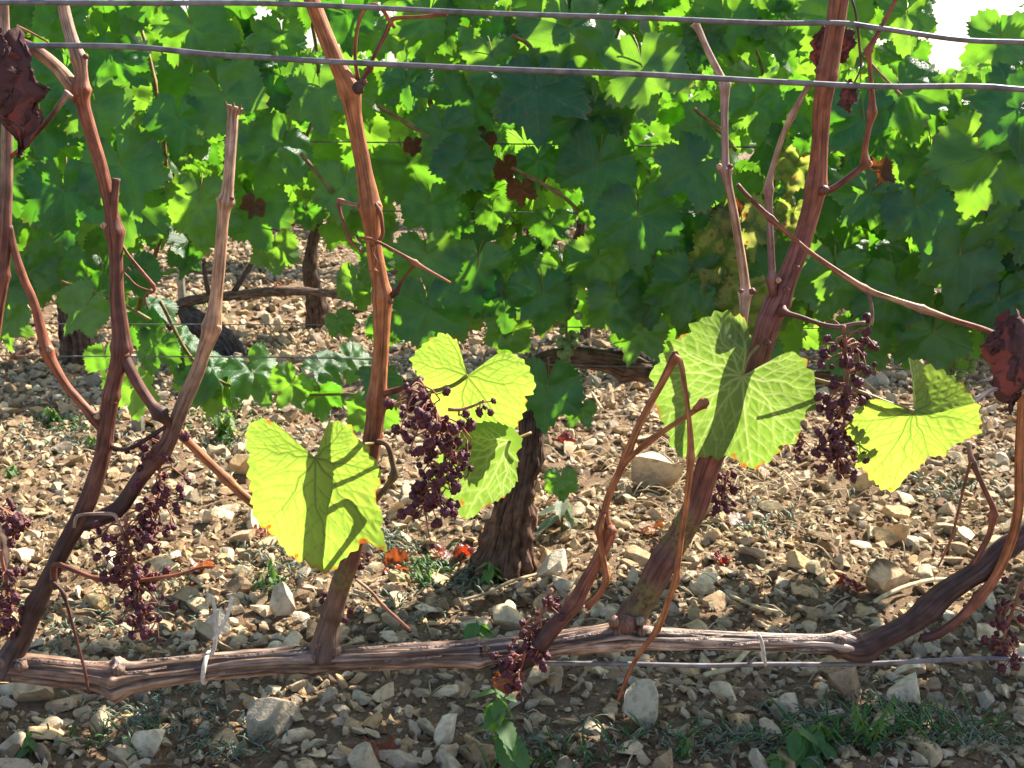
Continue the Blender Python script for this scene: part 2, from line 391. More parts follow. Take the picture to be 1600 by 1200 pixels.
def soil_material():
    m, n, b = new_mat('stony_soil')
    ge = N(n, 'ShaderNodeNewGeometry')
    no = N(n, 'ShaderNodeTexNoise', i_Scale=30.0, i_Detail=8.0, i_Roughness=0.7); n.links.new(ge.outputs['Position'], no.inputs[0])
    no2 = N(n, 'ShaderNodeTexNoise', i_Scale=260.0, i_Detail=5.0, i_Roughness=0.7); n.links.new(ge.outputs['Position'], no2.inputs[0])
    vo = N(n, 'ShaderNodeTexVoronoi', i_Scale=34.0); n.links.new(ge.outputs['Position'], vo.inputs['Vector'])
    c = ramp(n, [(0.3, (0.12, 0.075, 0.043)), (0.55, (0.215, 0.14, 0.083)), (0.75, (0.33, 0.235, 0.15))], no.outputs[0]).outputs[0]
    g = ramp(n, [(0.52, (0, 0, 0)), (0.62, (1, 1, 1))], no2.outputs[0])
    c = mixc(n, c, (0.36, 0.28, 0.19), math_(n, 'MULTIPLY', g.outputs[0], 0.6))
    # far off the stones are too small to build: their colour comes from cells
    sep = N(n, 'ShaderNodeSeparateXYZ'); n.links.new(ge.outputs['Position'], sep.inputs[0])
    far = math_(n, 'MULTIPLY', math_(n, 'SUBTRACT', sep.outputs['Y'], 5.6), 1.2, True)
    sc = ramp(n, [(0.25, (0.42, 0.34, 0.24)), (0.45, (0.16, 0.1, 0.06))], vo.outputs['Distance'])
    c = mixc(n, c, sc.outputs[0], far)
    n.links.new(c, b.inputs['Base Color']); b.inputs['Roughness'].default_value = 0.95; b.inputs['Specular IOR Level'].default_value = 0.1
    bump(n, b, math_(n, 'ADD', no.outputs[0], math_(n, 'MULTIPLY', no2.outputs[0], 0.6)), 1.0, 0.012)
    return m
M['soil'] = soil_material()

# ------------------------------------------------------------------ ground
def axis_coords(lo, hi, n, out_lo, out_hi, k):
    inner = np.linspace(lo, hi, n)
    g = np.geomspace(0.03, 1, k)
    return np.concatenate([lo - (lo - out_lo) * g[::-1], inner, hi + (out_hi - hi) * g])
gx = axis_coords(-1.75, 1.75, 250, -220, 220, 24)
gy = axis_coords(1.0, 5.2, 300, -40, 420, 26)
GX, GY = np.meshgrid(gx, gy)
vx, vy = GX.ravel(), GY.ravel()
gv = np.stack([vx, vy, ground_z(vx, vy)], 1)
nx = len(gx)
ii = (np.arange(len(gy) - 1)[:, None] * nx + np.arange(nx - 1)[None, :]).ravel()
gf = np.stack([ii, ii + 1, ii + nx + 1, ii + nx], 1)
ground = link('ground', mesh_data('ground', gv, gf, M['soil']))
tag(ground, kind='structure')

# ------------------------------------------------------------------ stones
def ico(sub):
    import bmesh
    bm = bmesh.new(); bmesh.ops.create_icosphere(bm, subdivisions=sub, radius=1.0)
    v = np.array([x.co[:] for x in bm.verts]); f = np.array([[q.index for q in p.verts] for p in bm.faces]); bm.free()
    return v, f
ICO = {k: ico(k) for k in (1, 2, 3, 4)}

def rock(sub, rng, flat=None):
    v, f = ICO[sub]; v = v.copy()
    for _ in range(rng.integers(8, 13)):
        d = rng.normal(size=3); d /= np.linalg.norm(d); h = rng.uniform(0.26, 0.6)
        e = np.maximum(v @ d - h, 0); v -= e[:, None] * d[None]
    sc = np.array([rng.uniform(0.85, 1.3), rng.uniform(0.5, 1.0), (flat or rng.uniform(0.4, 0.8))])
    v *= sc
    v += v * (0.06 * fbm(v, 1.7, int(rng.integers(1000)), 3))[:, None]
    v /= np.abs(v).max()
    return v, f

STONE_TINTS = np.array([(0.55, 0.425, 0.265), (0.49, 0.355, 0.215), (0.57, 0.465, 0.32), (0.51, 0.35, 0.185), (0.45, 0.365, 0.26), (0.56, 0.445, 0.29), (0.41, 0.285, 0.165)])
CLOD_TINTS = np.array([(0.2, 0.125, 0.07), (0.25, 0.165, 0.1), (0.16, 0.1, 0.058), (0.29, 0.2, 0.125)])
rng = np.random.default_rng(11)

hero_stones = [  # photo x, y of its foot, width px, height px, label
    (1000, 1140, 54, 74, 'pale upright limestone block with a flat top standing below the old vine arm'),
    (1390, 938, 92, 60, 'large flat stone slab with dark soil heaped on its top'),
    (1425, 1100, 72, 50, 'broad cracked limestone block below the bottom wire beside a brown stone'),
    (1325, 1100, 62, 56, 'brownish rough stone block under the bend where the right arm leaves the old wood'),
    (867, 908, 52, 46, 'bright square faced stone beside the foot of the gnarled trunk'),
    (440, 960, 40, 50, 'long grey stone leaning on edge below the largest yellow leaf'),
    (408, 1160, 84, 66, 'big grey stone half buried in front of the old vine arm'),
    (1030, 770, 84, 66, 'big pale stone lying in dry straw behind the forked brown twig'),
    (58, 1108, 62, 46, 'sunlit rounded stone under the far end of the old vine arm'),
    (220, 1175, 62, 48, 'flat tan stone lying behind the little green sprout'),
    (332, 990, 46, 44, 'bright white stone beneath the dangling tails of the paper tie'),
    (155, 952, 42, 34, 'yellowish stone lying beside the drooping dried grapes'),
    (1225, 1118, 46, 40, 'squarish pale stone just behind the broad leaved weed'),
    (700, 1160, 44, 42, 'triangular pale stone next to the upright green weed'),
    (800, 985, 64, 44, 'wide sunlit stone touching the top of the old vine arm'),
    (385, 740, 50, 36, 'orange tan stone just beside the edge of the largest yellow leaf'),
]
hero_xy = []
for k, (px, py, wp, hp, lab) in enumerate(hero_stones):
    p, s = on_ground(px, py)
    v, f = rock(4, rng)
    ex = np.ptp(v, axis=0)
    v = v / ex * np.array([wp * s, wp * s * rng.uniform(0.6, 0.85), hp * s * 1.18])
    a = rng.uniform(-0.4, 0.4); ca, sa = math.cos(a), math.sin(a)
    v = v @ np.array([[ca, sa, 0], [-sa, ca, 0], [0, 0, 1]])
    v[:, 2] -= v[:, 2].min()
    y = p.y + wp * s * 0.3
    tint = next((np.array(c) for wd_, c in (('bright', (0.62, 0.53, 0.39)), ('grey', (0.44, 0.37, 0.27)), ('brownish', (0.37, 0.25, 0.15)), ('orange', (0.52, 0.35, 0.17)), ('yellowish', (0.54, 0.40, 0.2)), ('pale', (0.58, 0.48, 0.34))) if wd_ in lab), STONE_TINTS[k % len(STONE_TINTS)]) * rng.uniform(0.97, 1.08)
    tt = np.tile(tint, (len(v), 1))
    if k == 1:
        e = np.clip((v[:, 2] - 0.78 * v[:, 2].max() + 0.012 * fbm(v, 60, 4)) * 120, 0, 1)[:, None]
        tt = tt * (1 - e) + np.array([(0.13, 0.08, 0.045)]) * e
    o = link('stone', mesh_data('stone', v, f, M['stone'], {'tint': tt}), None, (p.x, y, gz(p.x, y) - 0.16 * hp * s))
    tag(o, lab, 'stone', 'large stones lying on the vineyard soil')
    hero_xy.append((p.x, y, wp * s * 0.55))
hero_xy = np.array(hero_xy)

def scatter(cell, y0, y1, keep, rng):
    ys = np.arange(y0, y1, cell); out = []
    for y in ys:
        half = 0.435 * y + 0.22
        xs = np.arange(-half, half, cell)
        out.append(np.stack([xs + rng.uniform(-0.5, 0.5, len(xs)) * cell, np.full(len(xs), y) + rng.uniform(-0.5, 0.5, len(xs)) * cell], 1))
    p = np.concatenate(out)
    p = p[rng.random(len(p)) < keep]
    d = np.hypot(p[:, None, 0] - hero_xy[None, :, 0], p[:, None, 1] - hero_xy[None, :, 1]) < hero_xy[None, :, 2]
    return p[~d.any(1)]

cand = []   # x, y, radius, clod?
for cell, y0, y1, keep, lo, hi, pclod in ((0.048, 1.15, 6.2, 1.0, 0.014, 0.036, 0.05), (0.0245, 1.2, 4.7, 1.0, 0.008, 0.0185, 0.16), (0.046, 5.0, 9.5, 0.95, 0.013, 0.03, 0.15), (0.0145, 1.25, 2.6, 0.8, 0.0035, 0.008, 0.5)):
    p = scatter(cell, y0, y1, keep, rng)
    # patchiness: bare earth here, heaps of stones there
    q = np.stack([p[:, 0], p[:, 1], np.zeros(len(p))], 1)
    dens = fbm(q, 5.0, 77, 2)
    p = p[dens > -1.25 + 0.3 * rng.random(len(p))]
    r = lo + (hi - lo) * rng.random(len(p)) ** 2.4
    cand.append(np.column_stack([p, r, rng.random(len(p)) < pclod]))
cand = np.concatenate(cand)
cx, cy, cd = project(cand[:, 0], cand[:, 1], np.zeros(len(cand)))
pxsize = cand[:, 2] * FPX / cd
inview = (cx > 5) & (cx < 1595) & (cy > 430) & (cy < 1195)
order = np.argsort(-(pxsize * inview * (1 - cand[:, 3])))
single = set(order[:288].tolist())

rocks3 = [rock(3, rng) for _ in range(14)]
rocks2 = [rock(2, rng) for _ in range(16)]
rocks1 = [rock(1, rng) for _ in range(10)]
stone_meshes = []
for k, (v, f) in enumerate(rocks3):
    t = STONE_TINTS[k % len(STONE_TINTS)]
    stone_meshes.append(mesh_data('stone', v, f, M['stone'], {'tint': np.tile(t, (len(v), 1))}))

def crisp(me, deg=17):
    me.set_sharp_from_angle(angle=R(deg)); return me
for o_ in [o for o in bpy.data.objects if o.name.startswith('stone')]: crisp(o_.data)
for m_ in stone_meshes: crisp(m_)

def rot_mats(n, rng, tilt=0.5):
    a = rng.uniform(0, 2 * math.pi, n); b = rng.normal(0, tilt, n); c = rng.normal(0, tilt, n)
    z, o = np.zeros(n), np.ones(n)
    def mk(x): return np.array(x).transpose(2, 0, 1)
    Rz = mk([[np.cos(a), -np.sin(a), z], [np.sin(a), np.cos(a), z], [z, z, o]])
    Rx = mk([[o, z, z], [z, np.cos(b), -np.sin(b)], [z, np.sin(b), np.cos(b)]])
    Ry = mk([[np.cos(c), z, np.sin(c)], [z, o, z], [-np.sin(c), z, np.cos(c)]])
    return Rx @ Ry @ Rz

zs = ground_z(cand[:, 0], cand[:, 1])
for i in sorted(single):
    x, y, r, _ = cand[i]
    o = link('stone', stone_meshes[int(rng.integers(len(stone_meshes)))], ground, (x, y, zs[i] + r * 0.22),
             (rng.normal(0, 0.4), rng.normal(0, 0.4), rng.uniform(0, 6.28)), (r, r, r))
rest = np.array([i for i in range(len(cand)) if i not in single])
parts = []
big = (pxsize[rest] > 9)
for sel, variants in ((rest[big & (cand[rest, 1] < 3.6)], rocks2), (rest[~big | (cand[rest, 1] >= 3.6)], rocks1)):
    n = len(sel); Rm = rot_mats(n, rng); which = rng.integers(len(variants), size=n)
    clod = cand[sel, 3] > 0.5
    tint = np.where(clod[:, None], CLOD_TINTS[rng.integers(len(CLOD_TINTS), size=n)], STONE_TINTS[rng.integers(len(STONE_TINTS), size=n)]) * rng.uniform(0.75, 1.2, (n, 1))
    for k, (v, f) in enumerate(variants):
        s = np.where(which == k)[0]
        if not len(s): continue
        idx = sel[s]
        V = np.einsum('nij,vj->nvi', Rm[s], v) * cand[idx, 2][:, None, None]
        V += np.stack([cand[idx, 0], cand[idx, 1], zs[idx] + cand[idx, 2] * 0.18], 1)[:, None, :]
        F = f[None] + (np.arange(len(s)) * len(v))[:, None, None]
        parts.append((V.reshape(-1, 3), F.reshape(-1, 3), {'tint': np.repeat(tint[s], len(v), 0)}))
v, f, a = merge(parts)
# random-per-object brightness does not vary inside one mesh, so the tints carry it
g = link('gravel', mesh_data('gravel', v, f, M['stone'], a, False), ground); tag(g, kind='stuff')

# ------------------------------------------------------------------ leaves (generic)
LOBES = [0, R(57), R(-57), R(114), R(-114)]
def leaf_arrays(rng, nth=124, nr=10, depth=0.2, curl=1.0, low=False):
    """a vine leaf blade: petiole at the origin, tip towards -y, upper face +z, petiole-to-tip length 1"""
    ctrl = np.array([0, 27, 56, 85, 113, 146, 166, 174, 180.0])
    def side():
        return np.array([1.0, 0.84 - depth * rng.uniform(0.2, 1), rng.uniform(0.86, 0.98), 0.82 - depth * rng.uniform(0, 1), rng.uniform(0.74, 0.9), rng.uniform(0.66, 0.78), rng.uniform(0.5, 0.66), rng.uniform(0.25, 0.42), 0.06])
    L_, R_ = side(), side()
    th = np.linspace(-math.pi, math.pi, nth)
    if not low:
        extra = np.concatenate([[c - 0.024, c, c + 0.024] for c in LOBES])
        th = np.sort(np.concatenate([th, extra]))
    deg = np.abs(np.degrees(th))
    def smooth(x, xp, yp):
        i = np.clip(np.searchsorted(xp, x) - 1, 0, len(xp) - 2)
        t = (x - xp[i]) / (xp[i + 1] - xp[i]); t = np.clip(t, 0, 1); t = t * t * (3 - 2 * t) * 0.6 + t * 0.4
        return yp[i] * (1 - t) + yp[i + 1] * t
    r = np.where(th > 0, smooth(deg, ctrl, L_), smooth(deg, ctrl, R_))
    saw = ((th * 38 / (2 * math.pi) + 0.35 * np.sin(th * 5 + rng.random() * 6) + rng.random()) % 1.0)
    teeth = np.where(saw < 0.7, saw / 0.7, (1 - saw) / 0.3)
    if not low:
        r = r * (1 + (0.12 + 0.05 * rng.random()) * (0.7 + 0.5 * np.sin(th * 9.0) ** 2) * (teeth - 0.6) * np.clip((172 - deg) / 10, 0, 1))
    rho = (np.linspace(0, 1, nr + 1)[1:] ** 0.85)
    TH, RH = np.meshgrid(th, rho)
    RR = r[None, :] * RH
    x, y = RR * np.sin(TH), -RR * np.cos(TH)
    x = np.concatenate([[0], x.ravel()]); y = np.concatenate([[0], y.ravel()])
    thv = np.concatenate([[0], TH.ravel()]); rv = np.hypot(x, y)
    vd = np.min(np.abs(((thv[:, None] - np.array(LOBES)[None] + math.pi) % (2 * math.pi)) - math.pi), axis=1)
    ph = rng.uniform(0, 6.28, 3)
    z = curl * (-0.10 * np.abs(x) ** 1.3 * rng.uniform(-0.6, 1.6) - 0.22 * rv ** 2 * rng.uniform(0.0, 1.3)
                + 0.08 * rv * np.sin(3 * thv + ph[0]) + 0.075 * rv ** 2 * np.sin(5 * thv + ph[1]) + 0.07 * np.minimum(vd, 0.45) / 0.45 * rv)
    z += 0.045 * curl * vnoise(np.stack([x, y, 0 * x], 1), 5.0, int(rng.integers(999)))
    perp, along = rv * np.sin(vd), rv * np.cos(vd)
    vein = np.clip(1 - vd / 0.026, 0, 1) * (rv > 0.02) * np.clip(1.15 - rv, 0, 1)
    n = len(th)
    i = (np.arange(nr - 1)[:, None] * n + np.arange(n - 1)[None, :]).ravel() + 1
    q = np.stack([i, i + n, i + n + 1, i + 1], 1)
    j = np.arange(n - 1) + 1
    t = np.stack([np.zeros_like(j), j, j + 1], 1)
    dry = np.clip((RH_flat(RH) - 0.93) * 8, 0, 1) * (vnoise(np.stack([x, y, 0 * x], 1), 4.0, int(rng.integers(999))) > 0.35)
    return np.stack([x, y, z], 1), [q, t], {'vein': vein, 'dry': dry * 0.7, 'rib': np.stack([perp, along, 0 * rv], 1)}

def RH_flat(RH):
    return np.concatenate([[0], RH.ravel()])

def with_petiole(v, f, a, mats_n, rng):
    """adds the leaf stalk (second material)"""
    p = np.array([[0, 0, 0.0], [0, 0.12, -0.03], [0.02, 0.4, -0.16], [0.0, 0.6, -0.3]])
    tv, tf, ta = tube(p, [0.014, 0.012, 0.012, 0.015], 4, 0.2)
    n0 = len(v)
    V = np.vstack([v, tv]); F = f + [tf[0] + n0]
    A = {k: np.concatenate([x, np.zeros((len(tv),) + x.shape[1:])]) for k, x in a.items()}
    mi = np.concatenate([np.zeros(sum(len(g) for g in f)), np.ones(len(tf[0]))])
    return V, F, A, mi

lrng = np.random.default_rng(5)
LEAVES, LEAVES_LOW = [], []
for k in range(9):
    v, f, a = leaf_arrays(lrng, depth=lrng.uniform(0.12, 0.36), curl=lrng.uniform(0.8, 1.9))
    LEAVES.append(with_petiole(v, f, a, 2, lrng))
for k in range(6):
    LEAVES_LOW.append(leaf_arrays(lrng, nth=30, nr=3, depth=0.2, curl=1.2, low=True))
LEAF_MESH = {}
def leaf_mesh(kind, var):
    if (kind, var) not in LEAF_MESH:
        v, f, a, mi = LEAVES[var]
        LEAF_MESH[(kind, var)] = mesh_data('leaf', v, f, [M[kind], M['petiole']], a, True, mi)
    return LEAF_MESH[(kind, var)]

def leaf_rot(yaw, pitch, roll):
    """yaw 0: upper face towards the camera side (-Y); pitch 90: hanging upright, smaller: face tipped to the sky; roll turns the tip"""
    return (Matrix.Rotation(yaw, 3, 'Z') @ Matrix.Rotation(pitch, 3, 'X') @ Matrix.Rotation(roll, 3, 'Z'))

def joined_leaves(name, items, mat, parent=None):
    """items: (loc, rot3, scale); ONE mesh of low leaves for what is past the limits"""
    parts = []; rg = np.random.default_rng(3)
    for (loc, rot, s) in items:
        v, f, a = LEAVES_LOW[int(rg.integers(len(LEAVES_LOW)))]
        V = (v * s) @ np.array(rot).T + np.array(loc)
        parts.append((V, f, {**a, 'rnd': np.full(len(v), rg.random())}))
    v, f, a = merge(parts)
    return tag(place(name, v, f, mat, parent, a, True, origin=wloc(parent) if parent is not None else (0, 0, 0)), kind='stuff')

# ------------------------------------------------------------------ the second row: leafy vines
ROW2 = 2.2
prng = np.random.default_rng(21)
vine_px = [(-1.02, 'leafy vine whose foliage fills the upper side above the bare stump and grazed gap'),
           (0.0, 'leafy vine on the thick gnarled trunk with an arched arm behind the dried grape bunch'),
           (1.03, 'dark densely leaved vine behind the thick red cane with mottled yellow leaves')]
HOLES = [(1490, 62, 62), (392, 20, 12), (598, 76, 10)]
def bottom_px(x):
    return np.interp(x, [-400, 0, 90, 140, 210, 270, 330, 430, 540, 600, 650, 700, 760, 830, 880, 930, 1000, 1060, 1250, 1450, 1600, 2000],
                        [520, 500, 470, 520, 520, 450, 410, 425, 435, 450, 490, 540, 540, 535, 530, 440, 545, 590, 610, 600, 560, 560])

# leaves one can recognise: photo x, y of the petiole point, petiole-to-tip px, roll deg (tip; + turns it to the right), yaw deg, pitch deg, Y, kind
ANCH = [
    (637, 127, 52, 8, 5, 80, 1.96, 'leaf'), (693, 203, 66, 12, -8, 78, 1.95, 'leaf'), (640, 257, 72, -25, 185, 100, 2.12, 'leaf'), (537, 290, 62, -10, 12, 75, 1.95, 'leaf'),
    (437, 227, 72, -30, 20, 75, 1.95, 'leaf'), (500, 140, 72, 5, 0, 78, 1.97, 'leaf'), (890, 43, 96, 4, 5, 82, 1.93, 'leaf'), (1003, 105, 88, 10, 2, 84, 1.93, 'leaf'),
    (933, 257, 78, -6, 0, 84, 1.94, 'leaf'), (1083, 262, 80, -60, 15, 70, 1.92, 'leaf'), (997, 340, 88, 0, 0, 85, 1.91, 'leaf'), (1097, 200, 62, -30, 10, 82, 1.96, 'leaf'),
    (840, 253, 44, 0, 0, 84, 1.97, 'leaf'), (1180, 160, 66, 10, 10, 85, 1.98, 'leaf'), (1350, 187, 92, -8, 20, 82, 1.9, 'leaf'), (1357, 305, 62, -40, 0, 76, 1.86, 'leaf'),
    (1433, 325, 74, 15, 0, 80, 1.85, 'leaf'), (1545, 240, 105, -15, -10, 86, 1.86, 'leaf'), (1590, 170, 90, -50, 0, 70, 1.84, 'leaf'), (1418, 20, 66, 0, 10, 84, 1.95, 'leaf'),
    (1565, 60, 70, 0, -5, 80, 1.9, 'leaf'), (350, 150, 82, 25, -5, 82, 1.95, 'leaf'), (300, 40, 80, 20, 0, 80, 1.98, 'leaf'), (180, 92, 66, 0, 0, 82, 1.98, 'leaf'),
    (277, 187, 64, -5, 0, 84, 1.96, 'leaf'), (150, 165, 72, 8, 0, 86, 1.95, 'leaf'), (100, 300, 88, 0, 8, 86, 1.95, 'leaf'), (60, 190, 80, 10, 0, 86, 1.98, 'leaf'),
    (205, 320, 72, -10, 0, 86, 1.96, 'leaf'), (310, 320, 80, 0, 0, 86, 1.95, 'leaf'), (400, 330, 66, 15, 0, 84, 2.0, 'leaf'), (133, 478, 58, -35, -15, 72, 1.85, 'leaf'),
    (745, 420, 76, 10, 190, 96, 1.98, 'leaf'), (667, 400, 66, 10, 5, 85, 1.95, 'leaf'), (668, 480, 80, 0, 0, 86, 1.93, 'leaf'), (880, 420, 62, -10, 185, 92, 2.0, 'leaf'),
    (850, 460, 70, 0, 10, 84, 1.95, 'leaf'), (965, 470, 62, 10, 5, 80, 1.95, 'leaf'), (1075, 440, 78, -10, 0, 85, 1.93, 'leaf'), (1000, 520, 56, 20, 185, 96, 1.97, 'leaf'),
    (795, 520, 50, -10, 5, 84, 1.98, 'leaf'), (855, 605, 74, -5, 8, 86, 1.88, 'leaf'), (878, 752, 36, 5, 10, 82, 1.86, 'leaf'), (905, 640, 34, 30, 185, 96, 1.9, 'leaf'),
    (1160, 350, 68, -10, 175, 96, 1.95, 'mottled'), (1125, 400, 62, -20, 5, 86, 1.93, 'mottled'), (1245, 260, 46, 15, 180, 96, 1.97, 'mottled'), (1165, 470, 64, 0, 0, 88, 1.92, 'mottled'), (1240, 330, 40, 20, 175, 92, 1.96, 'mottled'),
    (1300, 430, 76, -10, 0, 86, 1.92, 'leaf'), (1400, 450, 84, 5, 0, 86, 1.92, 'leaf'), (1500, 400, 88, -5, 0, 86, 1.9, 'leaf'), (1340, 540, 70, 0, 5, 86, 1.94, 'leaf'), (1460, 520, 78, 10, 0, 86, 1.93, 'leaf'), (1560, 470, 76, 0, 0, 86, 1.9, 'leaf'),
    (1540, 350, 80, 5, 0, 86, 1.92, 'leaf'), (1180, 560, 60, 0, 0, 86, 1.95, 'leaf'),
    (1120, 185, 46, 20, 185, 95, 2.02, 'leaf'), (770, 90, 60, 10, 0, 82, 1.97, 'leaf'), (440, 120, 66, -10, 185, 95, 2.05, 'leaf'), (240, 350, 40, 0, 185, 95, 2.05, 'leaf'),
    (397, 320, 24, 20, 180, 90, 1.98, 'red_leaf'), (645, 225, 20, 0, 0, 80, 1.99, 'red_leaf'), (755, 215, 26, 30, 180, 90, 1.99, 'red_leaf'), (790, 260, 28, -20, 180, 90, 1.99, 'red_leaf'), (815, 295, 30, 0, 180, 90, 1.98, 'red_leaf'), (1370, 265, 32, 0, 180, 90, 1.9, 'red_leaf'), (1135, 335, 36, -20, 180, 90, 1.97, 'red_leaf'),
    (215, -14, 74, 8, 185, 95, 2.1, 'leaf'), (165, -20, 70, -10, 5, 85, 2.2, 'leaf'), (455, -22, 62, 0, 185, 95, 2.1, 'leaf'), (960, -18, 66, 0, 185, 95, 2.12, 'leaf'), (1180, -12, 74, 10, 185, 95, 2.1, 'leaf'), (1065, -20, 62, 0, 5, 85, 2.15, 'leaf'), (1240, -20, 66, -10, 185, 95, 2.12, 'leaf'), (640, -22, 60, 0, 185, 95, 2.12, 'leaf'),
    (1130, 20, 66, 5, 6, 84, 2.06, 'leaf'), (1020, 15, 60, 0, 185, 95, 2.14, 'leaf'), (1200, 30, 50, 0, 4, 84, 2.1, 'leaf'), (790, 462, 66, 0, 0, 85, 1.98, 'leaf'), (712, 478, 60, 10, 4, 84, 2.0, 'leaf'), (562, 440, 48, 0, 4, 84, 2.02, 'leaf'), (935, 405, 66, 0, 0, 85, 1.97, 'leaf'), (1015, 455, 62, 0, 0, 85, 1.97, 'leaf'), (1140, 480, 62, 0, 0, 86, 1.98, 'leaf'),
    (42, 425, 60, 5, 5, 84, 1.97, 'leaf'), (92, 405, 56, -8, 0, 84, 1.99, 'leaf'), (160, 425, 50, 0, 185, 95, 2.02, 'leaf'), (210, 420, 46, 8, 5, 80, 1.99, 'leaf'), (10, 450, 50, 0, 0, 84, 1.95, 'leaf'),
    (440, 55, 50, 0, 185, 95, 2.05, 'leaf'), (425, 140, 46, 20, 180, 95, 2.04, 'leaf'), (300, 200, 54, -20, 186, 95, 2.04, 'leaf'), (165, 235, 40, 10, 182, 95, 2.04, 'leaf'), (232, 195, 40, 0, 184, 95, 2.06, 'leaf'), (160, 110, 46, 10, 180, 95, 2.06, 'leaf'),
    (620, 50, 48, -10, 184, 95, 2.05, 'leaf'), (690, 95, 44, 10, 184, 95, 2.06, 'leaf'), (1215, 175, 54, 0, 184, 95, 2.04, 'leaf'), (1100, 55, 46, 0, 184, 95, 2.05, 'leaf'), (1225, 60, 46, 10, 184, 95, 2.05, 'leaf'), (1415, 95, 56, -10, 184, 95, 2.02, 'leaf'), (1405, 225, 36, 0, 184, 95, 2.0, 'leaf'),
    (835, 480, 34, 10, 184, 95, 2.02, 'leaf'), (430, 385, 46, 0, 184, 95, 2.05, 'leaf'), (790, 40, 48, 10, 184, 95, 2.06, 'leaf'), (870, 130, 40, 0, 184, 95, 2.05, 'leaf'), (960, 190, 36, 20, 184, 95, 2.05, 'leaf'), (60, 90, 46, 0, 184, 95, 2.06, 'leaf'), (20, 330, 40, 0, 184, 95, 2.05, 'leaf'), (345, 90, 36, 0, 184, 95, 2.06, 'leaf'),
    (930, 330, 34, 0, 184, 95, 2.05, 'leaf'), (860, 350, 40, 10, 184, 95, 2.05, 'leaf'), (770, 330, 36, 0, 184, 95, 2.06, 'leaf'), (590, 400, 34, 0, 184, 95, 2.05, 'leaf'), (480, 330, 30, 0, 184, 95, 2.06, 'leaf'), (290, 400, 34, 10, 184, 95, 2.05, 'leaf'), (1310, 130, 40, 0, 184, 95, 2.03, 'leaf'), (1490, 140, 40, 0, 184, 95, 2.03, 'leaf'), (1270, 220, 40, 0, 184, 95, 2.04, 'leaf'), (1040, 390, 40, 0, 184, 95, 2.04, 'leaf'), (1330, 300, 30, 0, 184, 95, 2.04, 'leaf'),
    # low shoot hanging behind the left canes
    (395, 580, 62, 12, 30, 52, 2.30, 'leaf'), (455, 600, 44, 30, 185, 95, 2.26, 'leaf'), (500, 612, 44, -10, 182, 92, 2.30, 'leaf'), (505, 572, 46, 20, 42, 36, 2.27, 'leaf'), (548, 560, 46, 40, 40, 45, 2.28, 'leaf'), (600, 588, 54, -10, 42, 34, 1.86, 'leaf'),
    (582, 640, 52, 0, 182, 92, 2.27, 'leaf'), (340, 605, 46, 10, 183, 96, 2.31, 'leaf'), (312, 590, 50, -15, 5, 60, 2.31, 'leaf'), (285, 535, 52, 20, 42, 36, 2.32, 'leaf'), (245, 540, 46, -10, 0, 72, 2.26, 'leaf'), (215, 500, 50, 0, 180, 90, 2.32, 'leaf'),
    (235, 475, 52, 40, 42, 32, 2.31, 'leaf'), (205, 605, 54, -8, 182, 92, 2.28, 'leaf'), (165, 560, 40, 0, 180, 92, 2.31, 'leaf'), (10, 505, 46, 10, 0, 75, 1.86, 'leaf'), (332, 572, 62, 20, 38, 44, 2.30, 'leaf'),
    (600, 510, 40, 0, 0, 85, 1.96, 'leaf'), (530, 500, 30, 30, 10, 70, 2.0, 'leaf'),
]
pop = []   # (loc, rot, scale, kind, variant)
for (px, py, r, roll, yaw, pitch, Y, kind) in ANCH:
    p, s = at(px, py, Y)
    pop.append((p, leaf_rot(R(yaw) + prng.normal(0, 0.08), R(pitch), R(roll)), r * s * 1.02, kind, int(prng.integers(9))))
anch = np.array([(a[0], a[1] + a[2] * 0.35, a[2]) for a in ANCH])

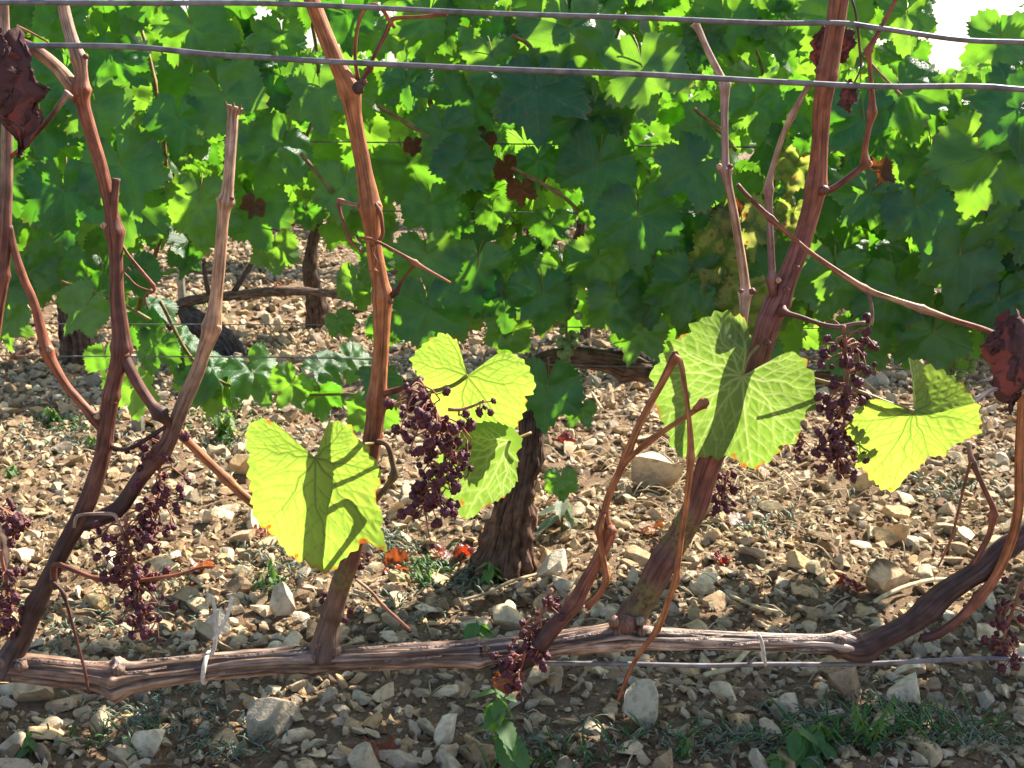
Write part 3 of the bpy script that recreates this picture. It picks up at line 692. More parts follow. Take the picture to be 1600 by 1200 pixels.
SUN_N = np.array(SUNV)
SHAFTS = [(np.array(at(a[0], a[1] + a[2] * 0.45, a[6])[0]), 0.006 if a[6] < 2.2 else 0.05) for a in ANCH if (a[4] > 150 and a[7] != 'red_leaf') or (a[0] < 620 and 470 < a[1] < 620)]
SHAFTS += [(np.array(at(px, py, Y)[0]), -0.012) for px, py, Y in ((440, 700, 1.09), (500, 760, 1.09), (480, 840, 1.09), (555, 780, 1.09), (690, 560, 1.14), (790, 600, 1.14), (740, 760, 1.115), (1080, 560, 1.12), (1080, 660, 1.12), (1210, 620, 1.12), (1200, 710, 1.12), (1400, 690, 1.11), (1480, 680, 1.11), (900, 1000, 1.15), (1100, 990, 1.15))]
def try_leaf(x, z, Y, layer):
    X, Yp, _ = project(x, Y, z); X, Yp = float(X), float(Yp)
    s = prng.uniform(0.058, 0.096) if layer == 0 else prng.uniform(0.05, 0.09)
    if prng.random() < 0.16: s *= 0.62
    rpx = s * FPX / Y
    if Yp + rpx * 0.85 > bottom_px(X) + prng.normal(0, 14): return
    for hx, hy, hr in HOLES:
        if math.hypot(X - hx, Yp + rpx * 0.3 - hy) < hr * (1 if hr > 40 else 0.7) + rpx * (0.6 if hr > 40 else 0.36): return
    c_ = np.array([x, Y, z - 0.4 * s])
    for o_, wide_ in SHAFTS:                       # gaps through which the sun reaches single leaves
        e_ = c_ - o_; t_ = e_ @ SUN_N
        if t_ > 0.03 and np.linalg.norm(e_ - t_ * SUN_N) < 0.48 * s + wide_: return
    if layer == 0 and len(anch):
        d = np.hypot(anch[:, 0] - X, anch[:, 1] - (Yp + rpx * 0.35))
        if (d < anch[:, 2] * 0.75).any(): return
    if layer == 0:
        yaw, pitch = prng.normal(0, 0.35), R(prng.normal(78, 12))
        if prng.random() < 0.10: yaw, pitch = R(40) + prng.normal(0, 0.15), R(prng.normal(40, 7))
    elif layer == 2:
        yaw, pitch = math.pi + prng.normal(0, 0.5), R(prng.normal(72, 16))
    else:
        yaw, pitch = prng.uniform(-math.pi, math.pi), R(prng.normal(70, 22))
    k = prng.random()
    kind = 'leaf'
    pop.append((Vector((x, Y, z)), leaf_rot(yaw, pitch, prng.normal(0, 0.45)), s, kind, int(prng.integers(9))))

for layer, (ylo, yhi, cell, keep) in enumerate(((1.88, 2.03, 0.09, 0.72), (2.04, 2.3, 0.078, 0.95), (2.3, 2.46, 0.085, 0.85))):
    for x in np.arange(-1.55, 1.58, cell):
        for z in np.arange(0.46, 1.52, cell):
            thin = 1.0 if z < 0.9 else max(0.22, 1 - (z - 0.9) * 1.7)      # the hedge thins towards its top
            dense = 1.15 if x > 0.45 else 1.0
            if prng.random() < keep * thin * dense:
                try_leaf(x + prng.uniform(-0.5, 0.5) * cell, z + prng.uniform(-0.5, 0.5) * cell, prng.uniform(ylo, yhi), layer)
            if x > -0.18 and layer == 1 and z < (0.95 if x > 0.4 else 0.72):
                try_leaf(x + prng.uniform(-0.5, 0.5) * cell, z + prng.uniform(-0.5, 0.5) * cell, prng.uniform(ylo, yhi), layer)

for x in np.arange(-1.0, 1.0, 0.075):
    for z in (0.94, 1.0, 1.06, 1.13):
        if prng.random() < 0.85:
            try_leaf(x + prng.uniform(-0.04, 0.04), z + prng.uniform(-0.03, 0.03), prng.uniform(2.0, 2.35), 1)

for i, (px, py, r, roll, yaw, pitch, Y) in enumerate(((540, 22, 66, 8, 6, 82, 2.1), (470, -8, 60, -6, 183, 95, 2.14), (585, 52, 44, -10, 184, 95, 2.16), (672, 322, 58, 6, 4, 84, 1.99), (705, 345, 44, -12, 184, 95, 2.06), (880, -15, 60, 0, 184, 95, 2.12))):
    p, s = at(px, py, Y)
    pop.append((p, leaf_rot(R(yaw), R(pitch), R(roll)), r * s, 'leaf', (i * 2 + 1) % 9))

WOOD_OLD = [(0.07, 0.05, 0.04), (0.11, 0.075, 0.06), (0.09, 0.06, 0.05)]
vines = []
for k, (x, lab) in enumerate(vine_px):
    if k == 1:
        base, s = on_ground(792, 888)
    else:
        base = Vector((x, ROW2, 0))
    root = thing('grape_vine', (base.x, base.y, 0), lab, 'vine', 'leafy vines of the second row')
    vines.append(root)
    Y = base.y
    if k == 1:
        tp = [(786, 915, 98), (790, 880, 90), (798, 835, 80), (806, 790, 66), (816, 750, 52), (826, 712, 42), (832, 660, 40), (836, 615, 38), (838, 582, 36)]
        P, rad = [], []
        for (px, py, wp) in tp:
            q, s = at(px, py, Y); P.append(q); rad.append(wp * s / 2)
        v, f, a = tube(P, [q_ * 0.9 for q_ in rad], 80, 0.004, [(1, 0.15, 0.02), (5, 0.2, 0.015)], 0.18, 0.22, 26, 4, tints=[(0.10, 0.06, 0.042), (0.14, 0.08, 0.052), (0.11, 0.068, 0.05), (0.085, 0.06, 0.05)])
        a['moss'] = np.zeros(len(v))
        place('trunk', v, f, M['old_wood'], root, a, True)
        ap = [(838, 596, 34), (842, 574, 36), (862, 562, 36), (900, 559, 36), (945, 565, 34), (975, 571, 38), (1010, 580, 34), (1060, 590, 27), (1130, 596, 24), (1230, 592, 21), (1330, 590, 18)]
        P, rad = [], []
        for i, (px, py, wp) in enumerate(ap):
            q, s = at(px, py, Y - 0.012); P.append(q); rad.append(wp * s / 2)
        v, f, a = tube(P, rad, 24, 0.006, [(5, 0.25, 0.012), (1, 0.15, 0.012)], 0.12, 0.2, 9, 8, tints=[(0.12, 0.08, 0.06), (0.17, 0.11, 0.08), (0.13, 0.085, 0.065)])
        a['moss'] = np.zeros(len(v))
        place('arm', v, f, M['old_wood'], root, a, True)
        ap = [(834, 640, 28), (815, 610, 26), (780, 590, 24), (720, 585, 21), (640, 590, 19)]
    else:
        P = [base + Vector((0, 0, -0.05)), base + Vector((0.01, 0, 0.08)), base + Vector((-0.015, 0.01, 0.2)), base + Vector((0.02, 0, 0.33))]
        v, f, a = tube(P, [0.06, 0.045, 0.03, 0.024], 26, 0.01, [], 0.16, 0.18, 9, 3 + k, tints=WOOD_OLD); a['moss'] = np.zeros(len(v))
        place('trunk', v, f, M['old_wood'], root, a, True)
        sg = -1 if k == 0 else 1
        P = [base + Vector((0.02, 0, 0.31)), base + Vector((0.1 * sg, 0, 0.375)), base + Vector((0.35 * sg, 0.01, 0.37)), base + Vector((0.7 * sg, 0, 0.35))]
        v, f, a = tube(P, [0.02, 0.018, 0.014, 0.011], 14, 0.01, [], 0.1, 0.1, 9, 5 + k, tints=WOOD_OLD); a['moss'] = np.zeros(len(v))
        place('arm', v, f, M['old_wood'], root, a, True)
    # upright shoots inside the foliage
    for j in range(4):
        xx = x - 0.42 + j * 0.25 + prng.uniform(-0.03, 0.03); yy = ROW2 + prng.uniform(-0.08, 0.14); zb = 0.5 if not (-0.62 < xx < -0.1) else 0.66
        P = [Vector((xx + 0.07 * math.sin(j * 2.1 + q * 1.3) + 0.02 * q, yy + 0.08 * math.sin(j + q * 1.3), zb + q * 0.2)) for q in range(5)]
        v, f, a = tube(P, [0.0038, 0.0036, 0.0033, 0.003, 0.002], 7, 0.02, [(1, 0.4, 0.006), (2, 0.4, 0.006), (3, 0.4, 0.006)], tints=[(0.2, 0.1, 0.045), (0.26, 0.16, 0.05), (0.16, 0.2, 0.05)])
        a['moss'] = np.zeros(len(v))
        place('shoot', v, f, M['cane'], root, a, True)

# the low green shoot that carries the hanging leaves at the left
P = [at(px, py, 2.29)[0] for (px, py) in ((250, 470), (300, 560), (370, 607), (460, 617), (540, 616), (600, 618))]
v, f, a = tube(P, [0.0035, 0.0035, 0.003, 0.0028, 0.0026, 0.0022], 7, 0.012, [(2, 0.5, 0.005), (3, 0.5, 0.005), (4, 0.5, 0.005)], tints=[(0.2, 0.14, 0.05), (0.2, 0.2, 0.06)])
a['moss'] = np.zeros(len(v)); place('shoot', v, f, M['cane'], vines[0], a, True)
for ws in (((95, 440), (180, 470), (235, 500)), ((800, 262), (870, 300), (905, 330)), ((470, 240), (520, 300)), ((590, 165), (640, 195), (690, 225)), ((1085, 170), (1120, 200), (1150, 235)), ((800, 55), (860, 85), (900, 100))):
    P = [at(px, py, 1.93 + 0.02 * i)[0] for i, (px, py) in enumerate(ws)]
    v, f, a = tube(P, [0.0032] * len(P), 7, 0.012, [(1, 0.5, 0.005)], tints=[(0.22, 0.14, 0.05), (0.18, 0.2, 0.06)])
    a['moss'] = np.zeros(len(v)); place('shoot', v, f, M['cane'], vines[0 if ws[0][0] < 500 else 1], a, True)

vx_ = [v_.location.x for v_ in vines]
by_vine = {0: [], 1: [], 2: []}
for it in pop:
    by_vine[min(range(3), key=lambda k: abs(vx_[k] - it[0].x))].append(it)
for k, items in by_vine.items():
    def score(it):
        X, Yp, d = project(it[0].x, it[0].y, it[0].z)
        vis = -60 < X < 1660 and -60 < Yp < 1000
        return (0 if vis else 1, it[0].y - it[2])
    items.sort(key=score)
    root = vines[k]; lo = root.location
    for (p, rot, s, kind, var) in items[:300]:
        o = link('leaf', leaf_mesh(kind, var), root, p - lo, rot.to_euler(), (s, s, s))
    if len(items) > 300:
        joined_leaves('foliage', [(p, rot, s) for (p, rot, s, kind, var) in items[300:]], M['leaf'], root)
for (px, py, lab, k) in ((1165, 470, 'yellow and green mottled leaf with brown spots', 2),):
    pass

# green grapes ripening deep in the shade at the right
v0, f0 = ICO[2]
bunch = None
grng = np.random.default_rng(8)
for (px, py) in ((1490, 580), (885, 500)):
    c, s = at(px, py, 2.02)
    P = [c + Vector((0, 0, 0.05)), c, c + Vector((0.004, 0, -0.07))]
    v, f, a = tube(P, [0.002, 0.002, 0.001], 6, 0.02)
    bu = place('green_grape_bunch', v, f, M['green_stem'], vines[2 if px > 1000 else 1], a)
    bu['label'] = 'bunch of unripe green grapes'
    for i in range(34):
        t = grng.random(); q = c + Vector((grng.normal(0, 0.02) * (1.1 - t), grng.normal(0, 0.016), 0.03 - 0.1 * t))
        if i == 0: gm = mesh_data('grape', v0, f0, M['green_grape'])
        r = grng.uniform(0.006, 0.0075)
        link('grape', gm, bu, q - wloc(bu), None, (r, r, r))

# ------------------------------------------------------------------ the third row and what lies behind it
frng = np.random.default_rng(31)
third = [((118, 566), 'short thick vine trunk in shade beneath the leaves behind the left canes', 44),
         ((345, 556), 'old black gnarled vine stump leaning over in the sunlit gap', 62),
         ((497, 512), 'young vine with slim brown trunk standing on sunlit pale stones', 34),
         ((905, 530), 'vine of the third row glimpsed above the arched arm', 36),
         ((1250, 520), 'vine of the third row hidden in dark foliage behind the thick red cane', 36),
         ((1560, 530), 'vine of the third row behind the crumpled purple leaf', 36)]
def bark_tube(name, P, rad, root, seed, seg=18, tints=WOOD_OLD, nodes=()):
    v, f, a = tube(P, rad, seg, 0.012, nodes, 0.16, 0.16, 9, seed, tints=tints); a['moss'] = np.zeros(len(v))
    return place(name, v, f, M['old_wood'], root, a, True)
for k, ((px, py), lab, wp) in enumerate(third):
    b, s = on_ground(px, py)
    root = thing('grape_vine', (b.x, b.y, 0), lab, 'vine', 'vines of the third row')
    if k == 1:
        pts = [(352, 560, 52), (342, 540, 50), (324, 515, 44), (300, 498, 34), (283, 480, 20)]
        P = [at(x_, y_, b.y)[0] for x_, y_, _ in pts]; rad = [w_ * s / 2 for *_, w_ in pts]
        bark_tube('trunk', P, rad, root, 40, 26, [(0.06, 0.052, 0.05), (0.09, 0.08, 0.075)])
        pts = [(270, 515, 12), (262, 500, 15), (280, 478, 15), (310, 467, 15), (370, 461, 14), (430, 456, 14), (480, 456, 13), (530, 461, 12), (570, 467, 11)]
        P = [at(x_, y_, b.y - 0.01)[0] for x_, y_, _ in pts]; rad = [w_ * s / 2 for *_, w_ in pts]
        bark_tube('arm', P, rad, root, 41, 14, [(0.09, 0.06, 0.05), (0.16, 0.11, 0.08), (0.18, 0.12, 0.09)])
        for pts in (((365, 458), (385, 425), (412, 380)), ((330, 466), (322, 440), (318, 405))):
            bark_tube('shoot', [at(x_, y_, b.y)[0] for x_, y_ in pts], [4.5 * s, 3.5 * s, 3 * s], root, 42, 8)
    else:
        pts = [(0, 6, 1.1), (0, -10, 1.0), (-3, -38, 0.95), (-8, -60, 0.8), (-12, -95, 0.7), (-8, -135, 0.5), (4, -180, 0.35), (10, -240, 0.25)]
        P = [at(px + x_, py + y_, b.y)[0] for x_, y_, _ in pts]; rad = [wp * w_ * s / 2 for *_, w_ in pts]
        bark_tube('trunk', P, rad, root, 50 + k, 20, [(0.11, 0.07, 0.05), (0.08, 0.06, 0.05)])
    n_leaf = 0; items = []
    for i in range(150):
        x = b.x + frng.uniform(-0.42, 0.42); z = frng.uniform(0.42, 0.98); y = b.y + frng.normal(0.02, 0.14)
        if k in (1, 2) and z < 0.5: continue
        X, Yp, d = (float(q) for q in project(x, y, z))
        s_ = frng.uniform(0.05, 0.085); rp = s_ * FPX / d
        if any(math.hypot(X - hx, Yp + rp * 0.3 - hy) < hr + rp * 0.4 for hx, hy, hr in HOLES[:3]): continue
        yaw = frng.choice([0, math.pi]) + frng.normal(0, 0.6)
        items.append((Vector((x, y, z)), leaf_rot(yaw, R(frng.normal(70, 18)), frng.normal(0, 0.5)), s_))
    for (p, rot, s_) in items[:130]:
        link('leaf', leaf_mesh('leaf', int(frng.integers(9))), root, p - root.location, rot.to_euler(), (s_, s_, s_))
for k, Y in enumerate((6.4, 8.4, 11.0, 14.5)):
    items = []
    half = 0.5 * Y + 1.0
    for i in range(int(half * 2 * 65)):
        x = frng.uniform(-half, half); z = frng.uniform(0.35, 1.0) if frng.random() < 0.9 else frng.uniform(1.0, 1.15)
        y = Y + frng.normal(0, 0.15)
        X, Yp, d = (float(q) for q in project(x, y, z))
        if any(math.hypot(X - hx, Yp - hy) < hr for hx, hy, hr in HOLES[:1]): continue
        items.append((Vector((x, y, z)), leaf_rot(frng.uniform(0, 6.28), R(frng.normal(68, 20)), frng.normal(0, 0.5)), frng.uniform(0.075, 0.12)))
    joined_leaves('distant_vine_row', items, M['leaf'])

for (px, py, hpx, wpx, lab) in ((216, 672, 120, 20, 'weathered grey wooden stake beside the hanging pale green leaf'), (285, 472, 70, 13, 'grey wooden stake standing in the sunlit gap behind the tan cut cane')):
    b, s = on_ground(px, py)
    wv, hv = wpx * s / 2, hpx * s
    P = [b + Vector((0, 0, -0.03)), b + Vector((0, 0, hv * 0.5)), b + Vector((0.004, 0, hv))]
    v, f, a = tube(P, [wv, wv * 0.97, wv * 0.9], 8, 0.02, (), 0.06, 0.05)
    tag(place('stake', v, f, M['stake'], None, a, False), lab, 'stake')

# ------------------------------------------------------------------ the bare vine in front
Y1 = 1.15
CBASE, _ = at(-170, 1045, Y1)
vine = thing('grape_vine', (CBASE.x, Y1, 0), 'bare pruned vine in front with horizontal old arm, brown canes and few yellow leaves', 'vine')

C_RED = (0.25, 0.085, 0.042); C_ORANGE = (0.36, 0.135, 0.05); C_TAN = (0.46, 0.27, 0.16); C_PALE = (0.42, 0.29, 0.215)
C_PURP = (0.155, 0.06, 0.042); C_DARK = (0.066, 0.036, 0.031); C_DARKER = (0.048, 0.028, 0.025)

def stem_px(name, pts, tints, nodes=(), parent=vine, Y=Y1, seg=16, wob=0.05, ridge=0.06, mat='cane', moss=None, label=None, seed=0, step=0.004):
    P, rad = [], []
    for p in pts:
        q, s = at(p[0], p[1], Y + (p[3] if len(p) > 3 else 0.0)); P.append(q); rad.append(p[2] * s / 2)
    v, f, a = tube(P, rad, seg, step, nodes, wob, ridge, 9, seed, tints=tints)
    m = np.zeros(len(v))
    if moss is not None:   # (x px, y px, reach px): growth on the bark round a place
        for mx, my, mr in moss:
            c, s = at(mx, my, Y); d = np.linalg.norm(v - np.array(c), axis=1)
            m = np.maximum(m, np.clip(1.3 - d / (mr * s), 0, 1))
    a['moss'] = m
    o = place(name, v, f, M[mat], parent, a, True)
    if label: o['label'] = label
    return o

def knob(px, py, r, parent, Y=Y1, dy=-0.005, tint=C_PURP, seed=0):
    c, s = at(px, py, Y + dy)
    v, f = ICO[2]; v = v * (1 + 0.25 * fbm(v, 2.2, seed, 2))[:, None] * np.array([r * s, r * s, r * s * 0.9])
    a = {'tint': np.tile(np.array(tint), (len(v), 1)), 'grain': v * 1.0, 'moss': np.zeros(len(v))}
    return place('bud', v + np.array(c), f, M['cane'], parent, a, True, origin=c)

# horizontal old arm
cord = [(-190, 1045, 56), (-90, 1040, 50), (0, 1042, 42), (80, 1048, 42), (150, 1056, 44), (183, 1060, 54), (215, 1056, 44), (320, 1043, 38), (420, 1034, 38), (488, 1030, 44), (560, 1028, 38), (680, 1023, 36), (748, 1021, 40), (765, 1019, 38), (860, 1008, 36), (950, 996, 40), (975, 992, 42), (1000, 996, 34), (1100, 1000, 28), (1190, 1003, 26), (1280, 1006, 26), (1312, 1008, 34), (1336, 1013, 30)]
P, rad = [], []
for (x, y, wd) in cord:
    q, s = at(x, y, Y1); P.append(q); rad.append(wd * s / 2)
v, f, a = tube(P, rad, 56, 0.0035, [(5, 0.18, 0.006), (9, 0.12, 0.006), (12, 0.12, 0.004), (16, 0.15, 0.006), (21, 0.15, 0.006)], 0.05, 0.0, 9, 2,
               tints=[(0.24, 0.16, 0.115), (0.2, 0.13, 0.1), (0.31, 0.23, 0.18), (0.22, 0.15, 0.12), (0.33, 0.245, 0.195), (0.38, 0.29, 0.235), (0.42, 0.33, 0.27)])
# bark plates: long grooves run down the arm, each plate ends in a step
ax = v.reshape(-1, 56, 3); cen = ax.mean(1, keepdims=True)
ang = np.arange(56) / 56 * 2 * math.pi
s_ = np.concatenate([[0], np.cumsum(np.linalg.norm(np.diff(cen[:, 0], axis=0), axis=1))])
A2, S2 = np.meshgrid(ang, s_)
q = np.stack([np.cos(A2).ravel() * 2.3, np.sin(A2).ravel() * 2.3, S2.ravel() * 7], 1)
g1 = fbm(q, 1.5, 61, 2).reshape(A2.shape)
plate = np.clip(g1 * 9, -1, 1) * 0.07 + np.clip((fbm(q * np.array([1.5, 1.5, 1.0]), 1.9, 90, 2).reshape(A2.shape)) * 7, -1, 1) * 0.06
v = (cen + (ax - cen) * (1 + plate[:, :, None])).reshape(-1, 3)
dark = np.clip(0.5 + g1 * 4, 0, 1).ravel()[:, None]
ins = np.clip(-0.3 + 2.2 * fbm(q, 0.9, 130, 2), 0, 1)[:, None]
a['tint'] = a['tint'] * (0.26 + 1.0 * dark) * (1 - ins * 0.5) + np.array([(0.17, 0.085, 0.04)]) * ins * 0.5
a['moss'] = np.zeros(len(v))
arm = place('arm', v, f, M['cordon'], vine, a, True)
# loose strips of bark that lift off the arm
srng = np.random.default_rng(17)
for (x0, x1, y0, y1, up) in ((60, 170, 1031, 1040, 6), (230, 330, 1030, 1024, 4), (880, 975, 997, 983, 6), (560, 650, 1012, 1006, 3), (640, 760, 1012, 1004, 4), (1000, 1100, 985, 988, 3), (1280, 1345, 994, 990, 8), (40, 140, 1060, 1068, -3), (840, 930, 1012, 1002, 2), (700, 756, 1034, 1036, -4), (190, 260, 1050, 1046, 5), (350, 430, 1024, 1021, 5), (330, 400, 1050, 1046, -3), (430, 500, 1034, 1026, 4), (500, 580, 1040, 1038, -4), (600, 690, 1030, 1026, 3), (800, 860, 1003, 997, 5), (1040, 1130, 1000, 996, 4), (1120, 1200, 1006, 1003, 3), (1200, 1290, 998, 997, 5), (0, 60, 1030, 1030, 4), (960, 1010, 1004, 998, -5), (1240, 1310, 1014, 1012, -4)):
    n = 9; top, bot = [], []
    for i in range(n):
        t = i / (n - 1); lift = up * (t ** 3)
        x = x0 + (x1 - x0) * t; y = y0 + (y1 - y0) * t - lift
        q, s = at(x, y, Y1 - 0.0095 - 0.002 * t); top.append(q)
        wv = 4.5 * (1 - 0.5 * t) + srng.normal(0, 0.5)
        q2, s = at(x, y + wv, Y1 - 0.0115 - 0.002 * t); bot.append(q2)
    V = np.array(top + bot); V = np.vstack([V, V + np.array([0, 0.0011, 0.0])])
    F = [[i, i + 1, n + i + 1, n + i] for i in range(n - 1)] + [[2 * n + i + 1, 2 * n + i, 3 * n + i, 3 * n + i + 1] for i in range(n - 1)]
    F += [[i + 1, i, 2 * n + i, 2 * n + i + 1] for i in range(n - 1)] + [[n + i, n + i + 1, 3 * n + i + 1, 3 * n + i] for i in range(n - 1)] + [[0, n, 3 * n, 2 * n], [n - 1, 3 * n - 1, 4 * n - 1, 2 * n - 1]]
    place('bark_strip', V, np.array(F), M['cordon'], arm, {'tint': np.tile((0.24, 0.16, 0.12), (len(V), 1)), 'grain': V}, False)
# its trunk stands left of the view
b0 = Vector((CBASE.x, Y1, -0.04))
v, f, a = tube([b0, b0 + Vector((0.01, 0, 0.12)), b0 + Vector((-0.02, 0.01, 0.25)), CBASE + Vector((-0.005, 0, 0.005))], [0.045, 0.034, 0.026, 0.018], 24, 0.008, (), 0.15, 0.16, 9, 77, tints=WOOD_OLD)
a['moss'] = np.zeros(len(v)); place('trunk', v, f, M['old_wood'], vine, a, True)

# right-hand dark branch
c_r = stem_px('branch', [(1285, 1007, 20), (1310, 1011, 28), (1332, 1016, 37), (1352, 1013, 39), (1375, 1000, 36), (1417, 978, 34), (1450, 952, 37), (1483, 923, 35), (1530, 892, 34), (1567, 860, 34), (1605, 836, 33), (1680, 780, 31)],
        [(0.10, 0.06, 0.05), C_DARK, C_DARK, (0.075, 0.05, 0.05)], [(3, 0.12, 0.008), (6, 0.14, 0.006), (8, 0.12, 0.006)], seg=24, wob=0.1, ridge=0.1, label='thick dark branch rising from the end of the old arm', seed=3)
# far-left upright cane
stem_px('cane', [(5, -60, 13), (6, 0, 14), (8, 60, 15), (11, 160, 17), (11, 240, 18), (9, 333, 19), (5, 430, 18), (-2, 480, 17), (-14, 560, 18)], [C_PURP, C_PALE, C_PURP, C_RED], [(2, 0.2, 0.004), (6, 0.25, 0.004)], seed=4)
stem_px('twig', [(108, 145, 11, -0.03), (96, 160, 9, -0.03), (80, 182, 8, -0.025), (60, 204, 8, -0.02), (38, 228, 8, -0.01), (18, 244, 7, 0)], [C_PALE, C_PURP, C_RED], [(0, 0.3, 0.003)], seed=5)
# arch from the far-left cane over to the left cane
stem_px('cane', [(-10, 30, 14, 0.012), (20, 58, 16, 0.012), (55, 78, 18, 0.012), (88, 104, 20, 0.008), (112, 132, 23, 0.002), (128, 152, 24, 0)], [C_TAN, C_PURP, C_TAN, C_PURP], [(5, 0.2, 0.006)], seed=6, ridge=0.12)
# left main cane
main_l = stem_px('cane', [(92, -40, 18), (97, 0, 18), (106, 40, 19), (115, 70, 20), (123, 92, 21), (127, 118, 20), (126, 140, 26), (130, 165, 22), (142, 208, 20), (157, 258, 20), (171, 318, 20), (179, 362, 25), (181, 400, 21), (183, 467, 22), (189, 543, 29), (180, 585, 25), (173, 617, 25), (165, 677, 25), (160, 712, 25), (143, 767, 28), (125, 810, 30), (103, 850, 28), (80, 895, 27), (58, 942, 30), (40, 985, 30), (24, 1015, 36), (14, 1036, 46), (8, 1050, 54)],
        [C_PALE, C_PALE, C_RED, C_RED, C_PURP, C_PURP, C_PURP, C_DARK, C_DARK, (0.085, 0.055, 0.05)], [(4, 0.25, 0.004), (6, 0.25, 0.006), (11, 0.25, 0.005), (14, 0.2, 0.006), (16, 0.15, 0.004), (23, 0.15, 0.006)], seg=22, seed=7, ridge=0.07, label='long left cane rising from the old arm to the upper wire')
stem_px('spur', [(181, 279, 12, -0.004), (180, 300, 12, -0.004), (178, 335, 13, -0.003), (177, 365, 14, 0)], [C_PURP, C_RED], [(0, 0.2, 0.003)], seed=8)
stem_px('cane', [(15, 352, 9, 0.0), (18, 372, 11, 0), (25, 400, 12), (38, 438, 13), (53, 473, 13), (73, 548, 18), (100, 597, 14), (123, 626, 14), (147, 653, 15), (165, 680, 16), (171, 700, 14)], [C_PURP, C_RED, C_RED, C_PURP], [(5, 0.25, 0.005), (8, 0.3, 0.005)], seed=9)
stem_px('cane', [(190, 546, 14, 0), (200, 570, 17, -0.003), (217, 602, 17, -0.005), (237, 632, 17, -0.008), (250, 646, 22, -0.01), (262, 660, 14, -0.006), (280, 677, 14, 0.012), (327, 723, 14, 0.016), (355, 750, 15, 0.016), (385, 778, 14, 0.016), (430, 812, 14, 0.014), (500, 850, 13, 0.01)], [C_DARK, C_PURP, C_DARK, C_ORANGE, C_ORANGE, C_ORANGE], [(4, 0.3, 0.004), (8, 0.15, 0.004)], seed=10)
stem_px('twig', [(188, 378, 5, 0.004), (200, 398, 5, 0.0), (222, 425, 6), (239, 446, 6), (240, 456, 4), (230, 459, 3.5), (226, 465, 3.5), (231, 483, 3)], [C_RED, C_RED, C_PURP], [(3, 0.4, 0.002)], seg=8, seed=11)
stem_px('tendril', [(240, 456, 3), (215, 447, 3), (200, 432, 2.6), (193, 424, 2.4), (200, 418, 2.4), (204, 424, 2.2)], [C_RED, C_RED], (), seg=6, seed=12)
# tan cut cane
stem_px('cane', [(366, 166, 23), (364, 178, 17), (362, 213, 17), (359, 255, 17), (355, 303, 19), (353, 314, 24), (349, 340, 18), (344, 400, 19), (338, 465, 20), (331, 512, 27), (318, 550, 22), (310, 577, 22), (283, 640, 23), (267, 683, 23), (252, 707, 29), (238, 724, 26), (217, 750, 24), (190, 790, 25), (165, 806, 26), (132, 818, 24)], [C_TAN, C_PALE, C_TAN, C_TAN, C_TAN, (0.24, 0.14, 0.1), C_PURP, C_DARK, C_DARK], [(0, 0.15, 0.002), (5, 0.2, 0.004), (9, 0.15, 0.005), (14, 0.15, 0.006)], seg=20, seed=13, label='tan cane with a ragged cut top standing free')
for (x, y, x2, y2, wd_) in ((357, 172, 352, 158, 5), (364, 170, 365, 160, 6), (372, 174, 377, 164, 7), (374, 180, 378, 171, 5)):
    stem_px('splinter', [(x, y, wd_, -0.004), ((x + x2) / 2, (y + y2) / 2, wd_ * 0.8, -0.004), (x2, y2, 1.5, -0.005)], [C_TAN, C_PURP], (), seg=7, seed=x)
# centre cane
main_c = stem_px('cane', [(478, -40, 24), (488, 0, 24), (509, 57, 25), (528, 103, 26), (546, 140, 33), (553, 180, 26), (560, 220, 25), (569, 267, 26), (578, 325, 33), (582, 367, 25), (586, 400, 25), (594, 443, 27), (597, 465, 32), (596, 533, 25), (592, 590, 27), (589, 625, 32), (586, 655, 28), (580, 700, 28), (566, 780, 29), (550, 865, 31), (532, 915, 32), (520, 957, 32), (512, 985, 35), (509, 1008, 46), (507, 1026, 58)],
        [C_ORANGE, C_ORANGE, C_ORANGE, C_ORANGE, C_ORANGE, C_ORANGE, C_RED, C_PURP, (0.12, 0.075, 0.05), (0.1, 0.06, 0.05)], [(4, 0.12, 0.006), (8, 0.12, 0.005), (12, 0.1, 0.005), (15, 0.08, 0.006), (21, 0.12, 0.004)], seg=24, seed=14, ridge=0.07, moss=[(538, 902, 26)], label='centre orange brown cane behind the biggest yellow leaf')
knob(558, 138, 11, main_c, tint=C_DARK, seed=3); knob(568, 128, 6, main_c, tint=C_PURP, seed=4)
stem_px('tendril', [(560, 126, 7), (555, 92, 6), (556, 60, 6), (561, 34, 6), (570, 14, 6.5), (584, 7, 6.5), (597, 14, 7), (607, 29, 7), (617, 44, 6)], [C_RED, C_ORANGE, C_RED], (), seg=10, seed=15)
stem_px('twig', [(565, 130, 8), (570, 118, 7), (578, 106, 9), (584, 88, 6), (600, 58, 7), (608, 40, 7), (613, 30, 8), (632, 27, 6), (662, 26, 6), (690, 22, 7), (699, 21, 9)], [C_PURP, C_RED, C_RED], [(2, 0.3, 0.003), (10, 0.3, 0.002)], seg=10, seed=16)
stem_px('twig', [(560, 321, 8, -0.004), (545, 318, 6, -0.006), (530, 314, 8, -0.006), (530, 325, 6, -0.006), (536, 346, 5, -0.008), (546, 374, 6, -0.01), (556, 385, 4, -0.01), (567, 397, 4, -0.012)], [C_TAN, C_RED, C_RED], [(2, 0.3, 0.003), (5, 0.4, 0.002)], seg=9, seed=17)
stem_px('twig', [(586, 318, 8, -0.006), (594, 332, 7, -0.008), (597, 352, 6, -0.01), (597, 368, 6, -0.01), (588, 380, 5, -0.012), (578, 385, 4, -0.014)], [C_RED, C_RED], (), seg=9, seed=18)
